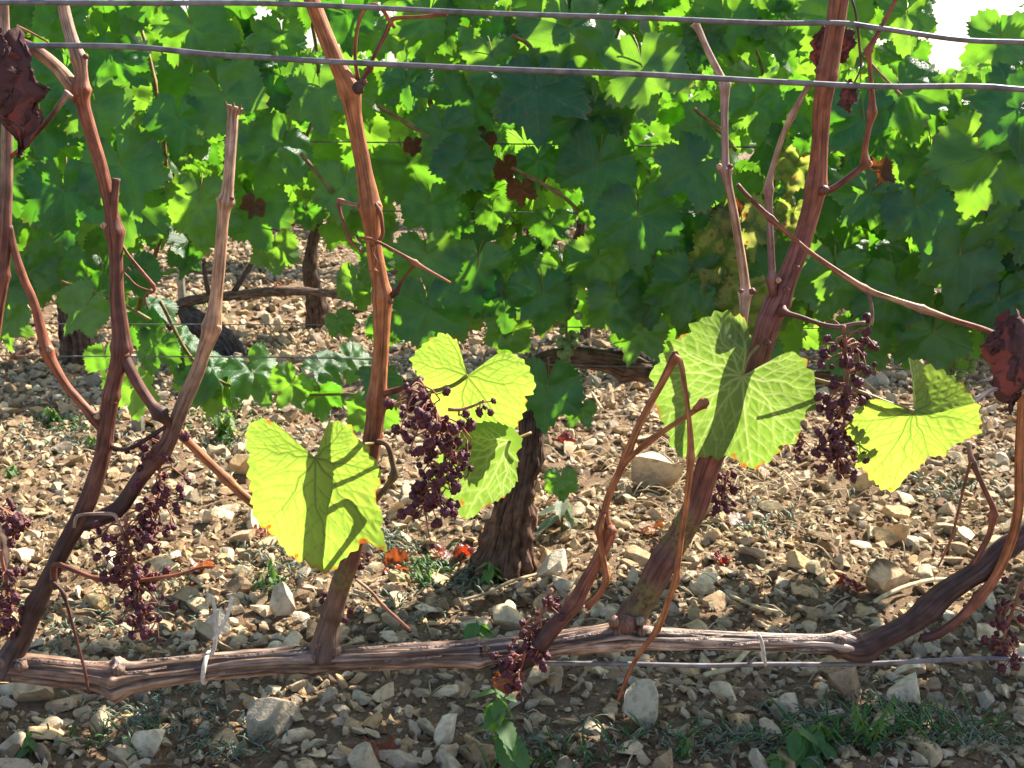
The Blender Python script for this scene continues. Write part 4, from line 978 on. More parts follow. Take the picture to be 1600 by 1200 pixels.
stem_px('tendril', [(562, 372, 5, -0.014), (578, 373, 5, -0.016), (600, 383, 5, -0.016), (628, 398, 5, -0.014), (648, 411, 9, -0.012), (672, 424, 5, -0.012), (704, 442, 4, -0.012)], [C_ORANGE, C_RED, C_ORANGE], [(4, 0.3, 0.002)], seg=9, seed=19)
stem_px('tendril', [(578, 374, 5, -0.016), (586, 384, 4, -0.016), (582, 396, 4, -0.016), (588, 408, 4.5, -0.016), (583, 420, 5, -0.016), (590, 424, 4, -0.016), (576, 422, 4, -0.016)], [C_ORANGE, C_ORANGE], (), seg=8, seed=20)
stem_px('twig', [(598, 470, 12, 0), (610, 464, 9, -0.002), (619, 456, 10, -0.004), (628, 440, 5, -0.008), (648, 413, 5, -0.012)], [C_PURP, C_DARK, C_RED], [(2, 0.3, 0.003)], seg=10, seed=21)
stem_px('stalk', [(588, 622, 16, 0), (604, 614, 11, -0.006), (622, 609, 10, -0.012), (640, 602, 8, -0.04), (657, 592, 8, -0.07)], [C_RED, C_PURP, C_DARK], [(4, 0.3, 0.003)], seg=10, seed=22)
stem_px('leaf_stalk', [(584, 690, 10, -0.004), (600, 692, 9, -0.012), (608, 700, 9, -0.014), (614, 725, 9, -0.016), (616, 742, 12, -0.016), (606, 758, 9, -0.012), (592, 775, 9, -0.004), (578, 792, 10, 0.004)], [C_PURP, (0.2, 0.14, 0.08), (0.2, 0.13, 0.08)], [(4, 0.3, 0.004)], seg=10, seed=23)
# thin grey cane right of centre
stem_px('cane', [(1085, 36, 13), (1092, 48, 11), (1104, 76, 11), (1127, 122, 13), (1132, 132, 17), (1132, 180, 12), (1133, 255, 13), (1133, 264, 20), (1138, 290, 13), (1148, 340, 13), (1158, 400, 14), (1165, 450, 16), (1165, 458, 20), (1162, 497, 14), (1156, 560, 13), (1140, 660, 14), (1110, 760, 14)], [C_PALE, C_PALE, (0.27, 0.17, 0.15), C_TAN, C_PALE, C_PURP], [(0, 0.3, 0.002), (4, 0.2, 0.003), (7, 0.2, 0.004), (12, 0.2, 0.004)], seg=14, seed=24, Y=1.205)
# thin tan cane behind the thick one
stem_px('cane', [(1266, 130, 9, 0.01), (1256, 146, 9, 0.01), (1237, 182, 11, 0.01), (1222, 215, 9, 0.01), (1207, 262, 9, 0.008), (1201, 296, 14, 0.006), (1203, 350, 11, 0.004), (1206, 425, 12, 0.002), (1205, 436, 15, 0), (1208, 462, 13, 0)], [C_TAN, C_TAN, (0.25, 0.14, 0.12), C_PURP], [(2, 0.25, 0.003), (5, 0.25, 0.003), (8, 0.25, 0.003)], seg=12, seed=25)
# thick red cane
main_r = stem_px('cane', [(1318, -40, 29), (1311, 0, 30), (1302, 60, 30), (1292, 118, 33), (1284, 170, 29), (1281, 225, 27), (1275, 290, 33), (1262, 345, 29), (1246, 395, 31), (1232, 430, 31), (1216, 470, 37), (1202, 500, 38), (1188, 550, 36), (1172, 600, 35), (1142, 660, 35), (1110, 720, 37), (1088, 790, 38), (1062, 838, 40), (1040, 872, 44), (1015, 920, 42), (996, 950, 44), (986, 972, 52), (980, 988, 60)],
        [C_RED, C_RED, C_RED, (0.2, 0.08, 0.065), (0.2, 0.075, 0.06), C_RED, (0.15, 0.06, 0.05), (0.12, 0.06, 0.05), (0.12, 0.07, 0.05)], [(3, 0.1, 0.005), (6, 0.1, 0.006), (10, 0.1, 0.006), (18, 0.12, 0.003)], seg=26, seed=26, ridge=0.06, moss=[(1064, 826, 42), (1008, 932, 36)], label='thick reddish cane leaning right with moss near its foot', Y=1.16)
for (x, y, r, sd_) in ((1288, 296, 8, 11), (1278, 110, 6, 12), (1243, 418, 6, 13), (1228, 452, 6, 14), (1199, 535, 6, 16)):
    knob(x, y, r, main_r, dy=-0.006, tint=C_PURP, seed=sd_)
stem_px('twig', [(1280, 300, 13, 0), (1300, 296, 11, -0.004), (1323, 280, 10, -0.008), (1346, 262, 10, -0.01), (1352, 254, 14, -0.01), (1351, 235, 10, -0.01), (1357, 200, 9, -0.012), (1362, 176, 13, -0.012), (1361, 130, 8, -0.012), (1358, 90, 8, -0.012), (1357, 80, 11, -0.012), (1374, 48, 7, -0.012), (1405, -10, 7, -0.012)], [C_PURP, C_RED, C_RED, C_RED], [(4, 0.3, 0.003), (7, 0.3, 0.003), (10, 0.3, 0.003)], seg=12, seed=27)
stem_px('twig', [(1358, 96, 5, -0.012), (1372, 112, 4, -0.01), (1390, 130, 4, 0), (1408, 148, 3, 0.01)], [C_RED, C_TAN], (), seg=7, seed=28)
stem_px('stalk', [(1222, 486, 15, -0.006), (1232, 490, 9, -0.012), (1252, 496, 8, -0.018), (1285, 507, 7, -0.02), (1312, 511, 8, -0.022), (1335, 506, 7, -0.022), (1352, 504, 6, -0.022)], [C_PURP, C_PURP, (0.2, 0.12, 0.1)], [(0, 0.3, 0.003)], seg=10, seed=29)
stem_px('twig', [(1152, 288, 7, -0.008), (1172, 310, 7, -0.008), (1205, 342, 9, -0.014), (1240, 372, 7, -0.02), (1275, 401, 8, -0.022), (1350, 450, 10, -0.02), (1395, 467, 8, -0.018), (1440, 483, 11, -0.015), (1490, 500, 8, -0.012), (1545, 518, 9, -0.008), (1600, 545, 9, 0)], [C_PURP, C_RED, C_RED, C_TAN, C_RED, C_RED], [(2, 0.3, 0.003), (5, 0.2, 0.003), (7, 0.25, 0.003)], seg=11, seed=30)
stem_px('twig', [(1353, 452, 7, -0.02), (1360, 468, 5, -0.021), (1363, 490, 5, -0.022), (1361, 508, 6, -0.022)], [C_PURP, C_PALE], (), seg=8, seed=31)
# right-edge orange cane
stem_px('cane', [(1602, 500, 14), (1599, 560, 14), (1596, 640, 14), (1593, 720, 15), (1592, 790, 15), (1578, 850, 15), (1556, 900, 15), (1530, 934, 17), (1500, 966, 15), (1467, 990, 14), (1440, 998, 15)], [C_ORANGE, C_ORANGE, C_ORANGE, C_ORANGE, C_RED, C_PURP, C_DARK], [(7, 0.2, 0.004)], seg=14, seed=32, Y=1.135)
stem_px('twig', [(1513, 690, 8), (1515, 706, 8), (1520, 724, 10), (1533, 753, 8), (1551, 792, 9), (1552, 804, 11), (1546, 835, 9), (1532, 862, 9), (1520, 882, 10)], [C_PALE, C_PURP, C_RED, C_PURP], [(2, 0.3, 0.003), (5, 0.3, 0.003)], seg=10, seed=33, Y=1.14)
stem_px('twig', [(1516, 722, 5), (1505, 765, 4.5), (1496, 805, 4), (1485, 845, 4), (1466, 885, 3)], [C_RED, C_RED], (), seg=7, seed=34, Y=1.135)
# forked brown twig at the centre
stem_px('cane', [(842, 1010, 30, 0.0), (858, 988, 28), (876, 968, 25), (898, 942, 23), (916, 908, 21), (934, 876, 19), (952, 834, 17), (946, 812, 15), (947, 790, 12), (957, 760, 12), (968, 736, 12), (980, 708, 14), (997, 668, 12), (1015, 632, 11), (1034, 598, 12), (1053, 560, 14), (1055, 549, 8)], [C_DARK, C_PURP, C_RED, C_ORANGE, C_ORANGE, C_ORANGE, C_RED], [(3, 0.2, 0.006), (6, 0.25, 0.004), (11, 0.2, 0.003), (15, 0.2, 0.003)], seg=14, seed=35, Y=1.11)
stem_px('twig', [(942, 802, 11, -0.003), (936, 826, 13, -0.006), (938, 848, 9, -0.008), (947, 900, 11, -0.008), (944, 915, 11, -0.008), (933, 933, 10, -0.006), (918, 948, 11, -0.002)], [C_ORANGE, C_ORANGE, C_RED], [(1, 0.25, 0.003), (3, 0.2, 0.003)], seg=11, seed=36, Y=1.11)
stem_px('twig', [(972, 728, 9, 0), (990, 710, 8, -0.006), (1013, 690, 11, -0.01), (1045, 668, 8, -0.014), (1083, 643, 9, -0.018), (1086, 640, 11, -0.018), (1099, 630, 15, -0.02), (1107, 627, 10, -0.02)], [C_ORANGE, C_ORANGE, C_RED], [(2, 0.2, 0.002), (6, 0.25, 0.003)], seg=11, seed=37, Y=1.11)
stem_px('twig', [(1053, 556, 9, -0.002), (1063, 566, 9, -0.004), (1070, 605, 8, -0.01), (1077, 660, 8, -0.014), (1079, 715, 12, -0.016), (1073, 780, 9, -0.016), (1066, 830, 9, -0.014), (1058, 893, 9, -0.012), (1057, 902, 11, -0.012), (1043, 943, 9, -0.01), (1027, 983, 10, -0.008), (1006, 1012, 8, -0.006), (985, 1046, 7, -0.004), (966, 1094, 5, 0)], [C_ORANGE, C_ORANGE, C_ORANGE, C_ORANGE, C_RED], [(4, 0.2, 0.003), (8, 0.2, 0.003), (10, 0.2, 0.003)], seg=11, seed=38, Y=1.105)
stem_px('spur', [(842, 1012, 26, -0.01), (826, 1026, 30, -0.014), (806, 1040, 30, -0.014), (788, 1044, 22, -0.012), (770, 1050, 14, -0.01)], [C_DARK, C_DARKER], [(1, 0.2, 0.006)], seg=16, wob=0.15, ridge=0.1, seed=39)
knob(955, 828, 9, vine, Y=1.105, dy=-0.004, tint=C_RED, seed=31); knob(978, 975, 16, vine, dy=-0.008, tint=(0.17, 0.09, 0.06), seed=32); knob(960, 972, 11, vine, dy=-0.008, tint=(0.2, 0.11, 0.07), seed=33); knob(1000, 970, 8, vine, dy=-0.012, tint=(0.22, 0.2, 0.16), seed=34)
for i, (x, y, r) in enumerate(((494, 1024, 11), (526, 1018, 9), (500, 1008, 8), (34, 1040, 13), (2, 1036, 14), (186, 1048, 10), (760, 1014, 8), (1314, 1000, 8), (1004, 985, 9), (966, 985, 10))):
    o_ = knob(x, y, r, vine, dy=-0.008, tint=(0.17, 0.105, 0.075), seed=90 + i); o_.name = 'spur'
# thin stalks by the left grapes
stem_px('stalk', [(116, 824, 5, -0.012), (119, 810, 6, -0.014), (128, 804, 5, -0.015), (172, 803, 6, -0.018), (183, 810, 6, -0.02), (192, 832, 6, -0.02), (200, 862, 5, -0.02), (206, 884, 4, -0.02)], [C_PALE, C_PALE, C_PURP], (), seg=8, seed=41)
stem_px('twig', [(84, 918, 11, -0.01), (84, 890, 11, -0.014), (90, 882, 9, -0.016), (120, 893, 8, -0.02), (152, 904, 8, -0.02), (200, 908, 7, -0.02), (268, 900, 6, -0.018), (312, 887, 4, -0.015), (334, 885, 4, -0.015)], [C_PURP, C_RED, C_RED], [(4, 0.3, 0.003)], seg=9, seed=42)
stem_px('twig', [(80, 908, 7, -0.014), (92, 918, 6, -0.018), (100, 930, 6, -0.02), (111, 967, 5, -0.022), (123, 1012, 5, -0.022), (132, 1045, 5, -0.022), (139, 1084, 4, -0.02)], [C_DARK, C_PURP], [(2, 0.3, 0.003)], seg=8, seed=43)
stem_px('stalk', [(176, 700, 8, -0.006), (192, 702, 6, -0.01), (207, 699, 7, -0.012), (232, 684, 7, -0.016), (258, 667, 6, -0.02)], [C_DARK, C_DARKER], (), seg=8, seed=44)
stem_px('twig', [(556, 905, 5, -0.005), (580, 925, 5, -0.01), (600, 948, 6, -0.012), (640, 984, 5, -0.014)], [C_TAN, C_RED], [(2, 0.3, 0.002)], seg=8, seed=45)
stem_px('twig', [(26, 40, 4, 0.03), (50, 52, 4, 0.03), (75, 66, 3, 0.03)], [C_TAN, C_RED], (), seg=6, seed=46)
stem_px('twig', [(1322, -20, 5, 0.0), (1334, 8, 4, -0.01), (1340, 40, 4, -0.012), (1343, 75, 4, -0.012), (1345, 105, 3, -0.012), (1332, 135, 3, -0.01)], [C_DARK, C_PURP], [(2, 0.3, 0.002)], seg=7, seed=47)

# buds on the canes
for par, lst in ((main_l, ((196, 552, 7), (176, 628, 6), (168, 580, 4), (134, 88, 5), (163, 352, 6), (152, 650, 5))), (main_c, ((572, 318, 6), (606, 470, 8), (590, 320, 6), (517, 152, 0))), (vine, ((340, 512, 6), (1176, 455, 6), (1216, 438, 5), (1141, 260, 5), (1124, 260, 5), (1158, 455, 4), (345, 312, 5), (362, 310, 4), (78, 545, 6), (65, 545, 5), (152, 650, 6), (253, 645, 6), (243, 650, 5), (1365, 176, 5), (1358, 256, 6)))):
    for i, (x, y, r) in enumerate(lst):
        if r: knob(x, y, r, par, tint=C_PURP if i % 2 else C_TAN, seed=50 + i, dy=-0.004)

# ------------------------------------------------------------------ dried grape bunches
brng = np.random.default_rng(77)
BERRY = []
for k in range(6):
    v, f = ICO[3]; v = v.copy()
    v *= np.array([brng.uniform(0.72, 1), brng.uniform(0.72, 1), brng.uniform(0.95, 1.25)])
    wr = np.abs(fbm(v, 2.4, 300 + k, 3))
    phi_ = np.arctan2(v[:, 1], v[:, 0])
    v *= (1.08 - 0.55 * wr - 0.16 * np.abs(np.sin(2.5 * phi_ + 2.0 * vnoise(v, 1.5, 400 + k))))[:, None]
    BERRY.append(mesh_data('berry', v, f, M['berry']))
n_berries = 0
def bunch_px(axis, n, spread, Y, seed, bpx=13, label=None, curve=1.0, dmax=0.028, green=None):
    """axis: photo points down the middle of the bunch (x, y); berries hang on side branches round it"""
    global n_berries
    rg = np.random.default_rng(seed)
    A = [np.array(at(x, y, Y)[0]) for x, y in axis]; s = at(*axis[0], Y)[1]
    C = catmull(A, 12)
    parts = [tube(A, np.linspace(3.2, 1.6, len(A)) * s, 7, 0.006, (), 0.1)]
    items = []
    k = 0
    while k < n:
        t = rg.random() ** 0.85 * 0.97 + 0.02; c = C[int(t * (len(C) - 1))]
        ph = rg.uniform(0, 2 * math.pi); ln = spread * s * rg.uniform(0.35, 1.0) * (1.15 - 0.55 * t)
        d = np.array([math.cos(ph), 0.75 * math.sin(ph), rg.normal(-0.12, 0.45)])
        e = c + d * ln + np.array([0, 0, -0.15 * ln])
        mid = c + d * ln * 0.55 + np.array([0, 0, 0.12 * ln])
        parts.append(tube([c, mid, e], [1.9 * s, 1.5 * s, 1.2 * s], 5, 0.006))
        for j in range(int(rg.integers(1, 4))):
            if k >= n: break
            off = rg.normal(0, 1, 3); off /= np.linalg.norm(off); L = rg.uniform(0.8, 1.5) * bpx * s
            st = e if j == 0 else mid + (e - mid) * rg.uniform(0.2, 0.9)
            b = st + off * L + np.array([0, 0, -0.3 * L])
            parts.append(tube([st, (st + b) / 2 + off * 0.0008, b], [1.2 * s, 1.0 * s, 1.4 * s], 4, 0.01))
            items.append((b, rg.uniform(0.6, 1.2) * bpx * s / 2)); k += 1
    v, f, a = merge(parts)
    o = place('grape_bunch', v, f, M['rachis'], vine, {}, True, origin=A[0])
    if label: o['label'] = label
    og = wloc(o)
    for (b, r) in items:
        m = BERRY[int(rg.integers(len(BERRY)))]
        link('berry', m, o, Vector(b) - og, (rg.uniform(-0.7, 0.7), rg.uniform(-0.7, 0.7), rg.uniform(0, 6.28)), (r, r, r)); n_berries += 1
    return o
bunch_px([(655, 592), (672, 625), (688, 670), (695, 715), (680, 765), (655, 800)], 150, 64, 1.075, 1, 17.5, 'bunch of shrivelled purple grapes in front of the yellow leaves')
bunch_px([(700, 640), (720, 640), (745, 632), (756, 625)], 6, 9, 1.065, 2, 15)
bunch_px([(1318, 508), (1322, 560), (1322, 620), (1315, 690), (1305, 730)], 124, 50, 1.125, 3, 16.5, 'long dangling bunch of shrivelled grapes beside the thick red cane')
bunch_px([(258, 668), (250, 720), (250, 780), (238, 830)], 70, 42, 1.15, 4, 14.5)
bunch_px([(196, 806), (200, 850), (212, 900), (222, 950), (215, 978)], 112, 54, 1.13, 5, 15, 'drooping bunch of dried grapes below the left canes')
bunch_px([(-20, 780), (10, 800), (30, 815), (45, 830)], 26, 36, 1.14, 6, 15)
bunch_px([(0, 860), (10, 910), (15, 960), (10, 1000)], 50, 38, 1.14, 7, 15)
bunch_px([(1600, 905), (1585, 945), (1570, 990), (1565, 1030)], 54, 44, 1.16, 8, 14.5)
bunch_px([(862, 920), (845, 960), (825, 1005), (815, 1040), (805, 1070)], 60, 38, 1.12, 9, 15, 'bunch of shrivelled grapes draped over the old arm')
bunch_px([(1138, 735), (1132, 760), (1128, 790)], 22, 20, 1.19, 10, 13)
bunch_px([(560, 850), (545, 890), (528, 930), (520, 960)], 20, 22, 1.18, 11, 14)
bunch_px([(1240, 660), (1252, 690), (1246, 720)], 9, 16, 1.15, 12, 10)

# ------------------------------------------------------------------ the glowing leaves of the front vine
def hero_leaf(outline, pet, tips, Y, seed, mat, dry=(), fold=0.0, tilt=0.0, tilt_x=0.0, dome=0.010, stalk=None, teeth=5.4, nteeth=40, stalk_w=6.5, bend=None, label=None):
    rg = np.random.default_rng(seed)
    O = np.array(outline, float) - np.array(pet, float)
    nth, nr = 400, 40
    th = np.linspace(-math.pi, math.pi, nth, endpoint=False)
    D = np.stack([np.sin(th), np.cos(th)], 1)                      # 0 = straight down in the photo
    r = np.zeros(nth)
    A_, B_ = O, np.roll(O, -1, 0); E = B_ - A_
    for i, d in enumerate(D):
        den = d[0] * E[:, 1] - d[1] * E[:, 0]
        den = np.where(np.abs(den) < 1e-9, 1e-9, den)
        t = (A_[:, 0] * E[:, 1] - A_[:, 1] * E[:, 0]) / den; u = (A_[:, 0] * d[1] - A_[:, 1] * d[0]) / den
        ok = (t > 0) & (u >= -1e-6) & (u <= 1 + 1e-6)
        r[i] = t[ok].max() if ok.any() else 2.0
    k = np.array([1, 2, 1]) / 4.0
    r = np.convolve(np.concatenate([r[-1:], r, r[:1]]), k, 'valid')
    per = np.cumsum(np.hypot(np.gradient(r), r * (2 * math.pi / nth))); per = per / per[-1]
    saw = (per * nteeth + 0.25 * vnoise(np.stack([per * 9, 0 * per, 0 * per], 1), 1.0, seed)) % 1.0
    tw = np.where(saw < 0.62, saw / 0.62, (1 - saw) / 0.38) - 0.55
    r = r + teeth * tw * np.clip(r / 40 - 0.2, 0, 1) * (1 + 0.5 * vnoise(np.stack([per * 30, 0 * per, 0 * per], 1), 1.0, seed + 1))
    rho = np.linspace(0, 1, nr + 1)[1:] ** 0.9
    X = np.concatenate([[0], (rho[:, None] * r[None] * D[None, :, 0]).ravel()]); Yq = np.concatenate([[0], (rho[:, None] * r[None] * D[None, :, 1]).ravel()])
    edge = np.concatenate([[0], np.repeat(rho, nth)])
    # vein network: main ribs from the petiole, side ribs off them, finer ones off those
    segs = []
    tips = [np.array(t, float) - np.array(pet, float) for t in tips]
    for q, t in enumerate(tips):
        L = np.linalg.norm(t); d = t / L; nrm_ = np.array([-d[1], d[0]])
        pts = [t * u + nrm_ * 0.03 * L * math.sin(u * 3) * rg.choice([-1, 1]) for u in np.linspace(0, 1.0, 8)]
        for i in range(7): segs.append((pts[i], pts[i + 1], 2.7 * (1 - 0.75 * i / 7), 1.0))
        u = rg.uniform(0.14, 0.2); sgn = rg.choice([-1, 1])
        while u < 0.95:
            p0 = t * u; a = sgn * R(rg.uniform(40, 54)); ca, sa = math.cos(a), math.sin(a)
            dd = np.array([d[0] * ca - d[1] * sa, d[0] * sa + d[1] * ca]); ll = L * 0.62 * (1 - 0.6 * u) * rg.uniform(0.8, 1.1)
            p1 = p0 + dd * ll * 0.5; p2 = p0 + (dd * 0.92 + d * 0.22) * ll
            segs += [(p0, p1, 1.5, 0.8), (p1, p2, 1.0, 0.7)]
            for w_ in (0.35, 0.7):
                for sg in (-1, 1):
                    a2 = sg * R(55); c2, s2 = math.cos(a2), math.sin(a2)
                    e = np.array([dd[0] * c2 - dd[1] * s2, dd[0] * s2 + dd[1] * c2]); st = p0 + (p2 - p0) * w_
                    segs.append((st, st + e * ll * 0.3, 0.8, 0.4))
            u += rg.uniform(0.07, 0.12); sgn = -sgn
    Pq = np.stack([X, Yq], 1)
    vein = np.zeros(len(X)); ridge = np.zeros(len(X)); near = np.full(len(X), 1e9)
    for p0, p1, wv, st in segs:
        e = p1 - p0; t = np.clip(((Pq - p0) @ e) / (e @ e + 1e-9), 0, 1); d = np.linalg.norm(Pq - p0 - t[:, None] * e, axis=1)
        vein = np.maximum(vein, st * np.exp(-(d / (wv * 0.75)) ** 2)); near = np.minimum(near, d / (0.5 + st * 0.5))
    pet3, s = at(pet[0], pet[1], Y)
    rr = np.hypot(X, Yq) / r.max()
    blade = np.clip(near / 9.0, 0, 1)
    p3 = np.stack([X * 0.02, Yq * 0.02, 0 * X], 1)
    z = -dome * rr ** 2 + 0.0035 * fbm(p3, 0.9, seed + 3, 2) * rr + 0.0010 * blade + 0.006 * rr ** 2 * np.sin(np.arctan2(X, Yq) * 4 + seed)
    z = z + tilt * Yq * s + tilt_x * X * s + fold * np.abs(X) * s
    if bend is not None: z = z + bend(X, Yq, s)
    V = np.zeros((len(X), 3))
    # the blade is an upright sheet in the world; z leans and puckers it away from that plane (negative z = towards -Y)
    t0 = np.array(pet3)
    V[:, 0] = t0[0] + X * s; V[:, 2] = t0[2] - Yq * s * 1.0; V[:, 1] = t0[1] - z
    V[:, 2] = np.array([at(pet[0], pet[1] + yy, Y)[0].z for yy in np.linspace(-300, 300, 7)]).__getitem__(0) * 0 + np.interp(Yq, np.linspace(-300, 300, 13), [at(pet[0], pet[1] + yy, Y)[0].z for yy in np.linspace(-300, 300, 13)])
    dr = np.zeros(len(X))
    for (dx, dy, rad_) in dry:
        d = np.hypot(X + pet[0] - dx, Yq + pet[1] - dy)
        dr = np.maximum(dr, np.clip((rad_ - d + 4 * fbm(p3, 6, seed + 9, 2)) / 4, 0, 1))
    rim = np.clip((edge - 0.965) / 0.03, 0, 1) * (vnoise(p3, 2.5, seed + 21) > 0.25) * 0.8
    dr = np.maximum(dr, rim)
    n = nth
    i = np.arange(nr - 1)[:, None] * n + 1; j = np.arange(n)[None, :]; j2 = (j + 1) % n
    q = np.stack([i + j, i + j2, i + n + j2, i + n + j], -1).reshape(-1, 4)
    jj = np.arange(n); t = np.stack([np.zeros(n, int), 1 + (jj + 1) % n, 1 + jj], 1)
    # thickness: a second sheet 0.3 mm behind is not needed, the blade is a true sheet
    o = place('leaf', V, [q, t], M[mat], vine, {'vein': vein, 'dry': dr}, True, origin=pet3)
    if label: o['label'] = label
    if stalk:
        P, rad = [], []
        for (x, y, dy) in stalk:
            qq, s2 = at(x, y, Y + dy); P.append(qq); rad.append(stalk_w * s2 / 2)
        v2, f2, a2 = tube(P, rad, 9, 0.004); place('petiole', v2, f2, M['petiole'], o, a2, True)
    return o

hero_leaf([(492, 714), (477, 707), (460, 690), (437, 663), (420, 655), (402, 657), (387, 668), (384, 690), (388, 715), (385, 740), (388, 770), (386, 800), (392, 820), (405, 835), (420, 845), (430, 862), (445, 880), (470, 885), (490, 897), (507, 900), (520, 890), (530, 876), (545, 868), (556, 858), (567, 850), (582, 860), (600, 874), (596, 850), (590, 830), (595, 812), (588, 795), (583, 780), (594, 755), (593, 730), (580, 712), (575, 695), (560, 685), (550, 665), (535, 660), (515, 657), (508, 675), (505, 700), (500, 712)],
          (493, 716), [(497, 896), (406, 830), (392, 700), (580, 845), (588, 740), (540, 668), (412, 662)], 1.098, 1, 'hero_leaf', [(412, 828, 7), (455, 874, 6), (562, 850, 8), (588, 862, 6), (425, 658, 7)], tilt=-0.03, tilt_x=0.0, stalk=[(493, 714, 0), (520, 703, 0.015), (560, 696, 0.025), (585, 692, 0.045)], label='largest glowing yellow green leaf with brown torn margin')
hero_leaf([(728, 583), (717, 573), (718, 550), (717, 533), (693, 520), (673, 530), (653, 547), (640, 563), (648, 582), (660, 600), (672, 625), (684, 655), (700, 672), (720, 668), (740, 680), (770, 688), (800, 684), (813, 663), (823, 640), (822, 622), (835, 613), (837, 597), (825, 570), (815, 560), (793, 550), (775, 553), (760, 565), (747, 583), (735, 587)],
          (730, 587), [(790, 682), (830, 605), (800, 556), (700, 524), (648, 566), (715, 668)], 1.14, 2, 'hero_leaf', [(812, 665, 5)], tilt=-0.05, tilt_x=0.06, stalk=[(730, 587, 0), (712, 597, 0.004), (690, 606, 0.006), (640, 625, 0.008), (595, 640, 0.01)], label='glowing pale yellow leaf behind the dried grapes')
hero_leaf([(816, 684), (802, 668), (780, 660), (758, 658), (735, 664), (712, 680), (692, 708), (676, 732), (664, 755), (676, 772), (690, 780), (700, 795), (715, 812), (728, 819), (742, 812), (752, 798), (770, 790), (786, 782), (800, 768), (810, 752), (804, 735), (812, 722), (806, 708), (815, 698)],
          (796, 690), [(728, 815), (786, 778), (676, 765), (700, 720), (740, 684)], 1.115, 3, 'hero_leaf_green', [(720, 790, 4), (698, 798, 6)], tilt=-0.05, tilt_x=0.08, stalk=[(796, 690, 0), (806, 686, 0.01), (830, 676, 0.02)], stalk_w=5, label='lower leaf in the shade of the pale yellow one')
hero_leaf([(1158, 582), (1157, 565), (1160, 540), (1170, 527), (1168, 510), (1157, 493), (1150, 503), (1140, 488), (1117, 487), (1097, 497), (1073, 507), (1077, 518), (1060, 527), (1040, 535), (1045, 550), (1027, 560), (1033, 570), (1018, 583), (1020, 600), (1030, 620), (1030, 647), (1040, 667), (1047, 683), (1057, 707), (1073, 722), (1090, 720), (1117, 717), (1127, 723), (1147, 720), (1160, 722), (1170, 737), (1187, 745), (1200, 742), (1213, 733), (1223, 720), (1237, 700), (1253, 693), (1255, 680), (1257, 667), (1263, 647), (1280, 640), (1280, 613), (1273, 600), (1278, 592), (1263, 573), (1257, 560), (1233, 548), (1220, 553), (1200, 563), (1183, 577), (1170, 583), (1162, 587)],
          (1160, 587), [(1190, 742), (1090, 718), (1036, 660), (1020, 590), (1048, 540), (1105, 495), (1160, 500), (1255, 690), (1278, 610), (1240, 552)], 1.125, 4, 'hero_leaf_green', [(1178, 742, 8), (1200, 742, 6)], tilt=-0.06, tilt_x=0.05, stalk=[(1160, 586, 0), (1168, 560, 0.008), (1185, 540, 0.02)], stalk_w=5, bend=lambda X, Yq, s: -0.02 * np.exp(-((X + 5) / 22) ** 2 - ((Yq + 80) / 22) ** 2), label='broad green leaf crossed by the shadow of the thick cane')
hero_leaf([(1428, 640), (1433, 630), (1440, 613), (1438, 593), (1433, 573), (1447, 577), (1467, 583), (1487, 590), (1507, 603), (1517, 617), (1525, 630), (1535, 637), (1533, 650), (1542, 660), (1537, 670), (1545, 680), (1530, 687), (1517, 693), (1497, 700), (1487, 717), (1467, 717), (1460, 720), (1453, 737), (1437, 750), (1430, 767), (1422, 783), (1407, 782), (1397, 777), (1390, 767), (1373, 757), (1367, 743), (1350, 737), (1347, 717), (1347, 697), (1330, 690), (1328, 670), (1333, 657), (1345, 640), (1350, 630), (1360, 625), (1380, 625), (1393, 633), (1407, 642), (1420, 646)],
          (1428, 644), [(1420, 780), (1462, 718), (1376, 752), (1332, 664), (1540, 668), (1512, 610), (1440, 580)], 1.11, 5, 'hero_leaf', [(1412, 780, 6), (1330, 682, 4)], tilt=-0.16, tilt_x=0.04, stalk=[(1428, 643, 0), (1395, 632, 0.006), (1340, 611, 0.015), (1285, 596, 0.03), (1225, 580, 0.05)], bend=lambda X, Yq, s: -1.0 * np.maximum(-Yq + 4 - 0.25 * np.maximum(X - 30, 0), 0) * s * np.clip((X + 8) / 16, 0, 1), label='three lobed yellow green leaf on an orange stalk at the right')

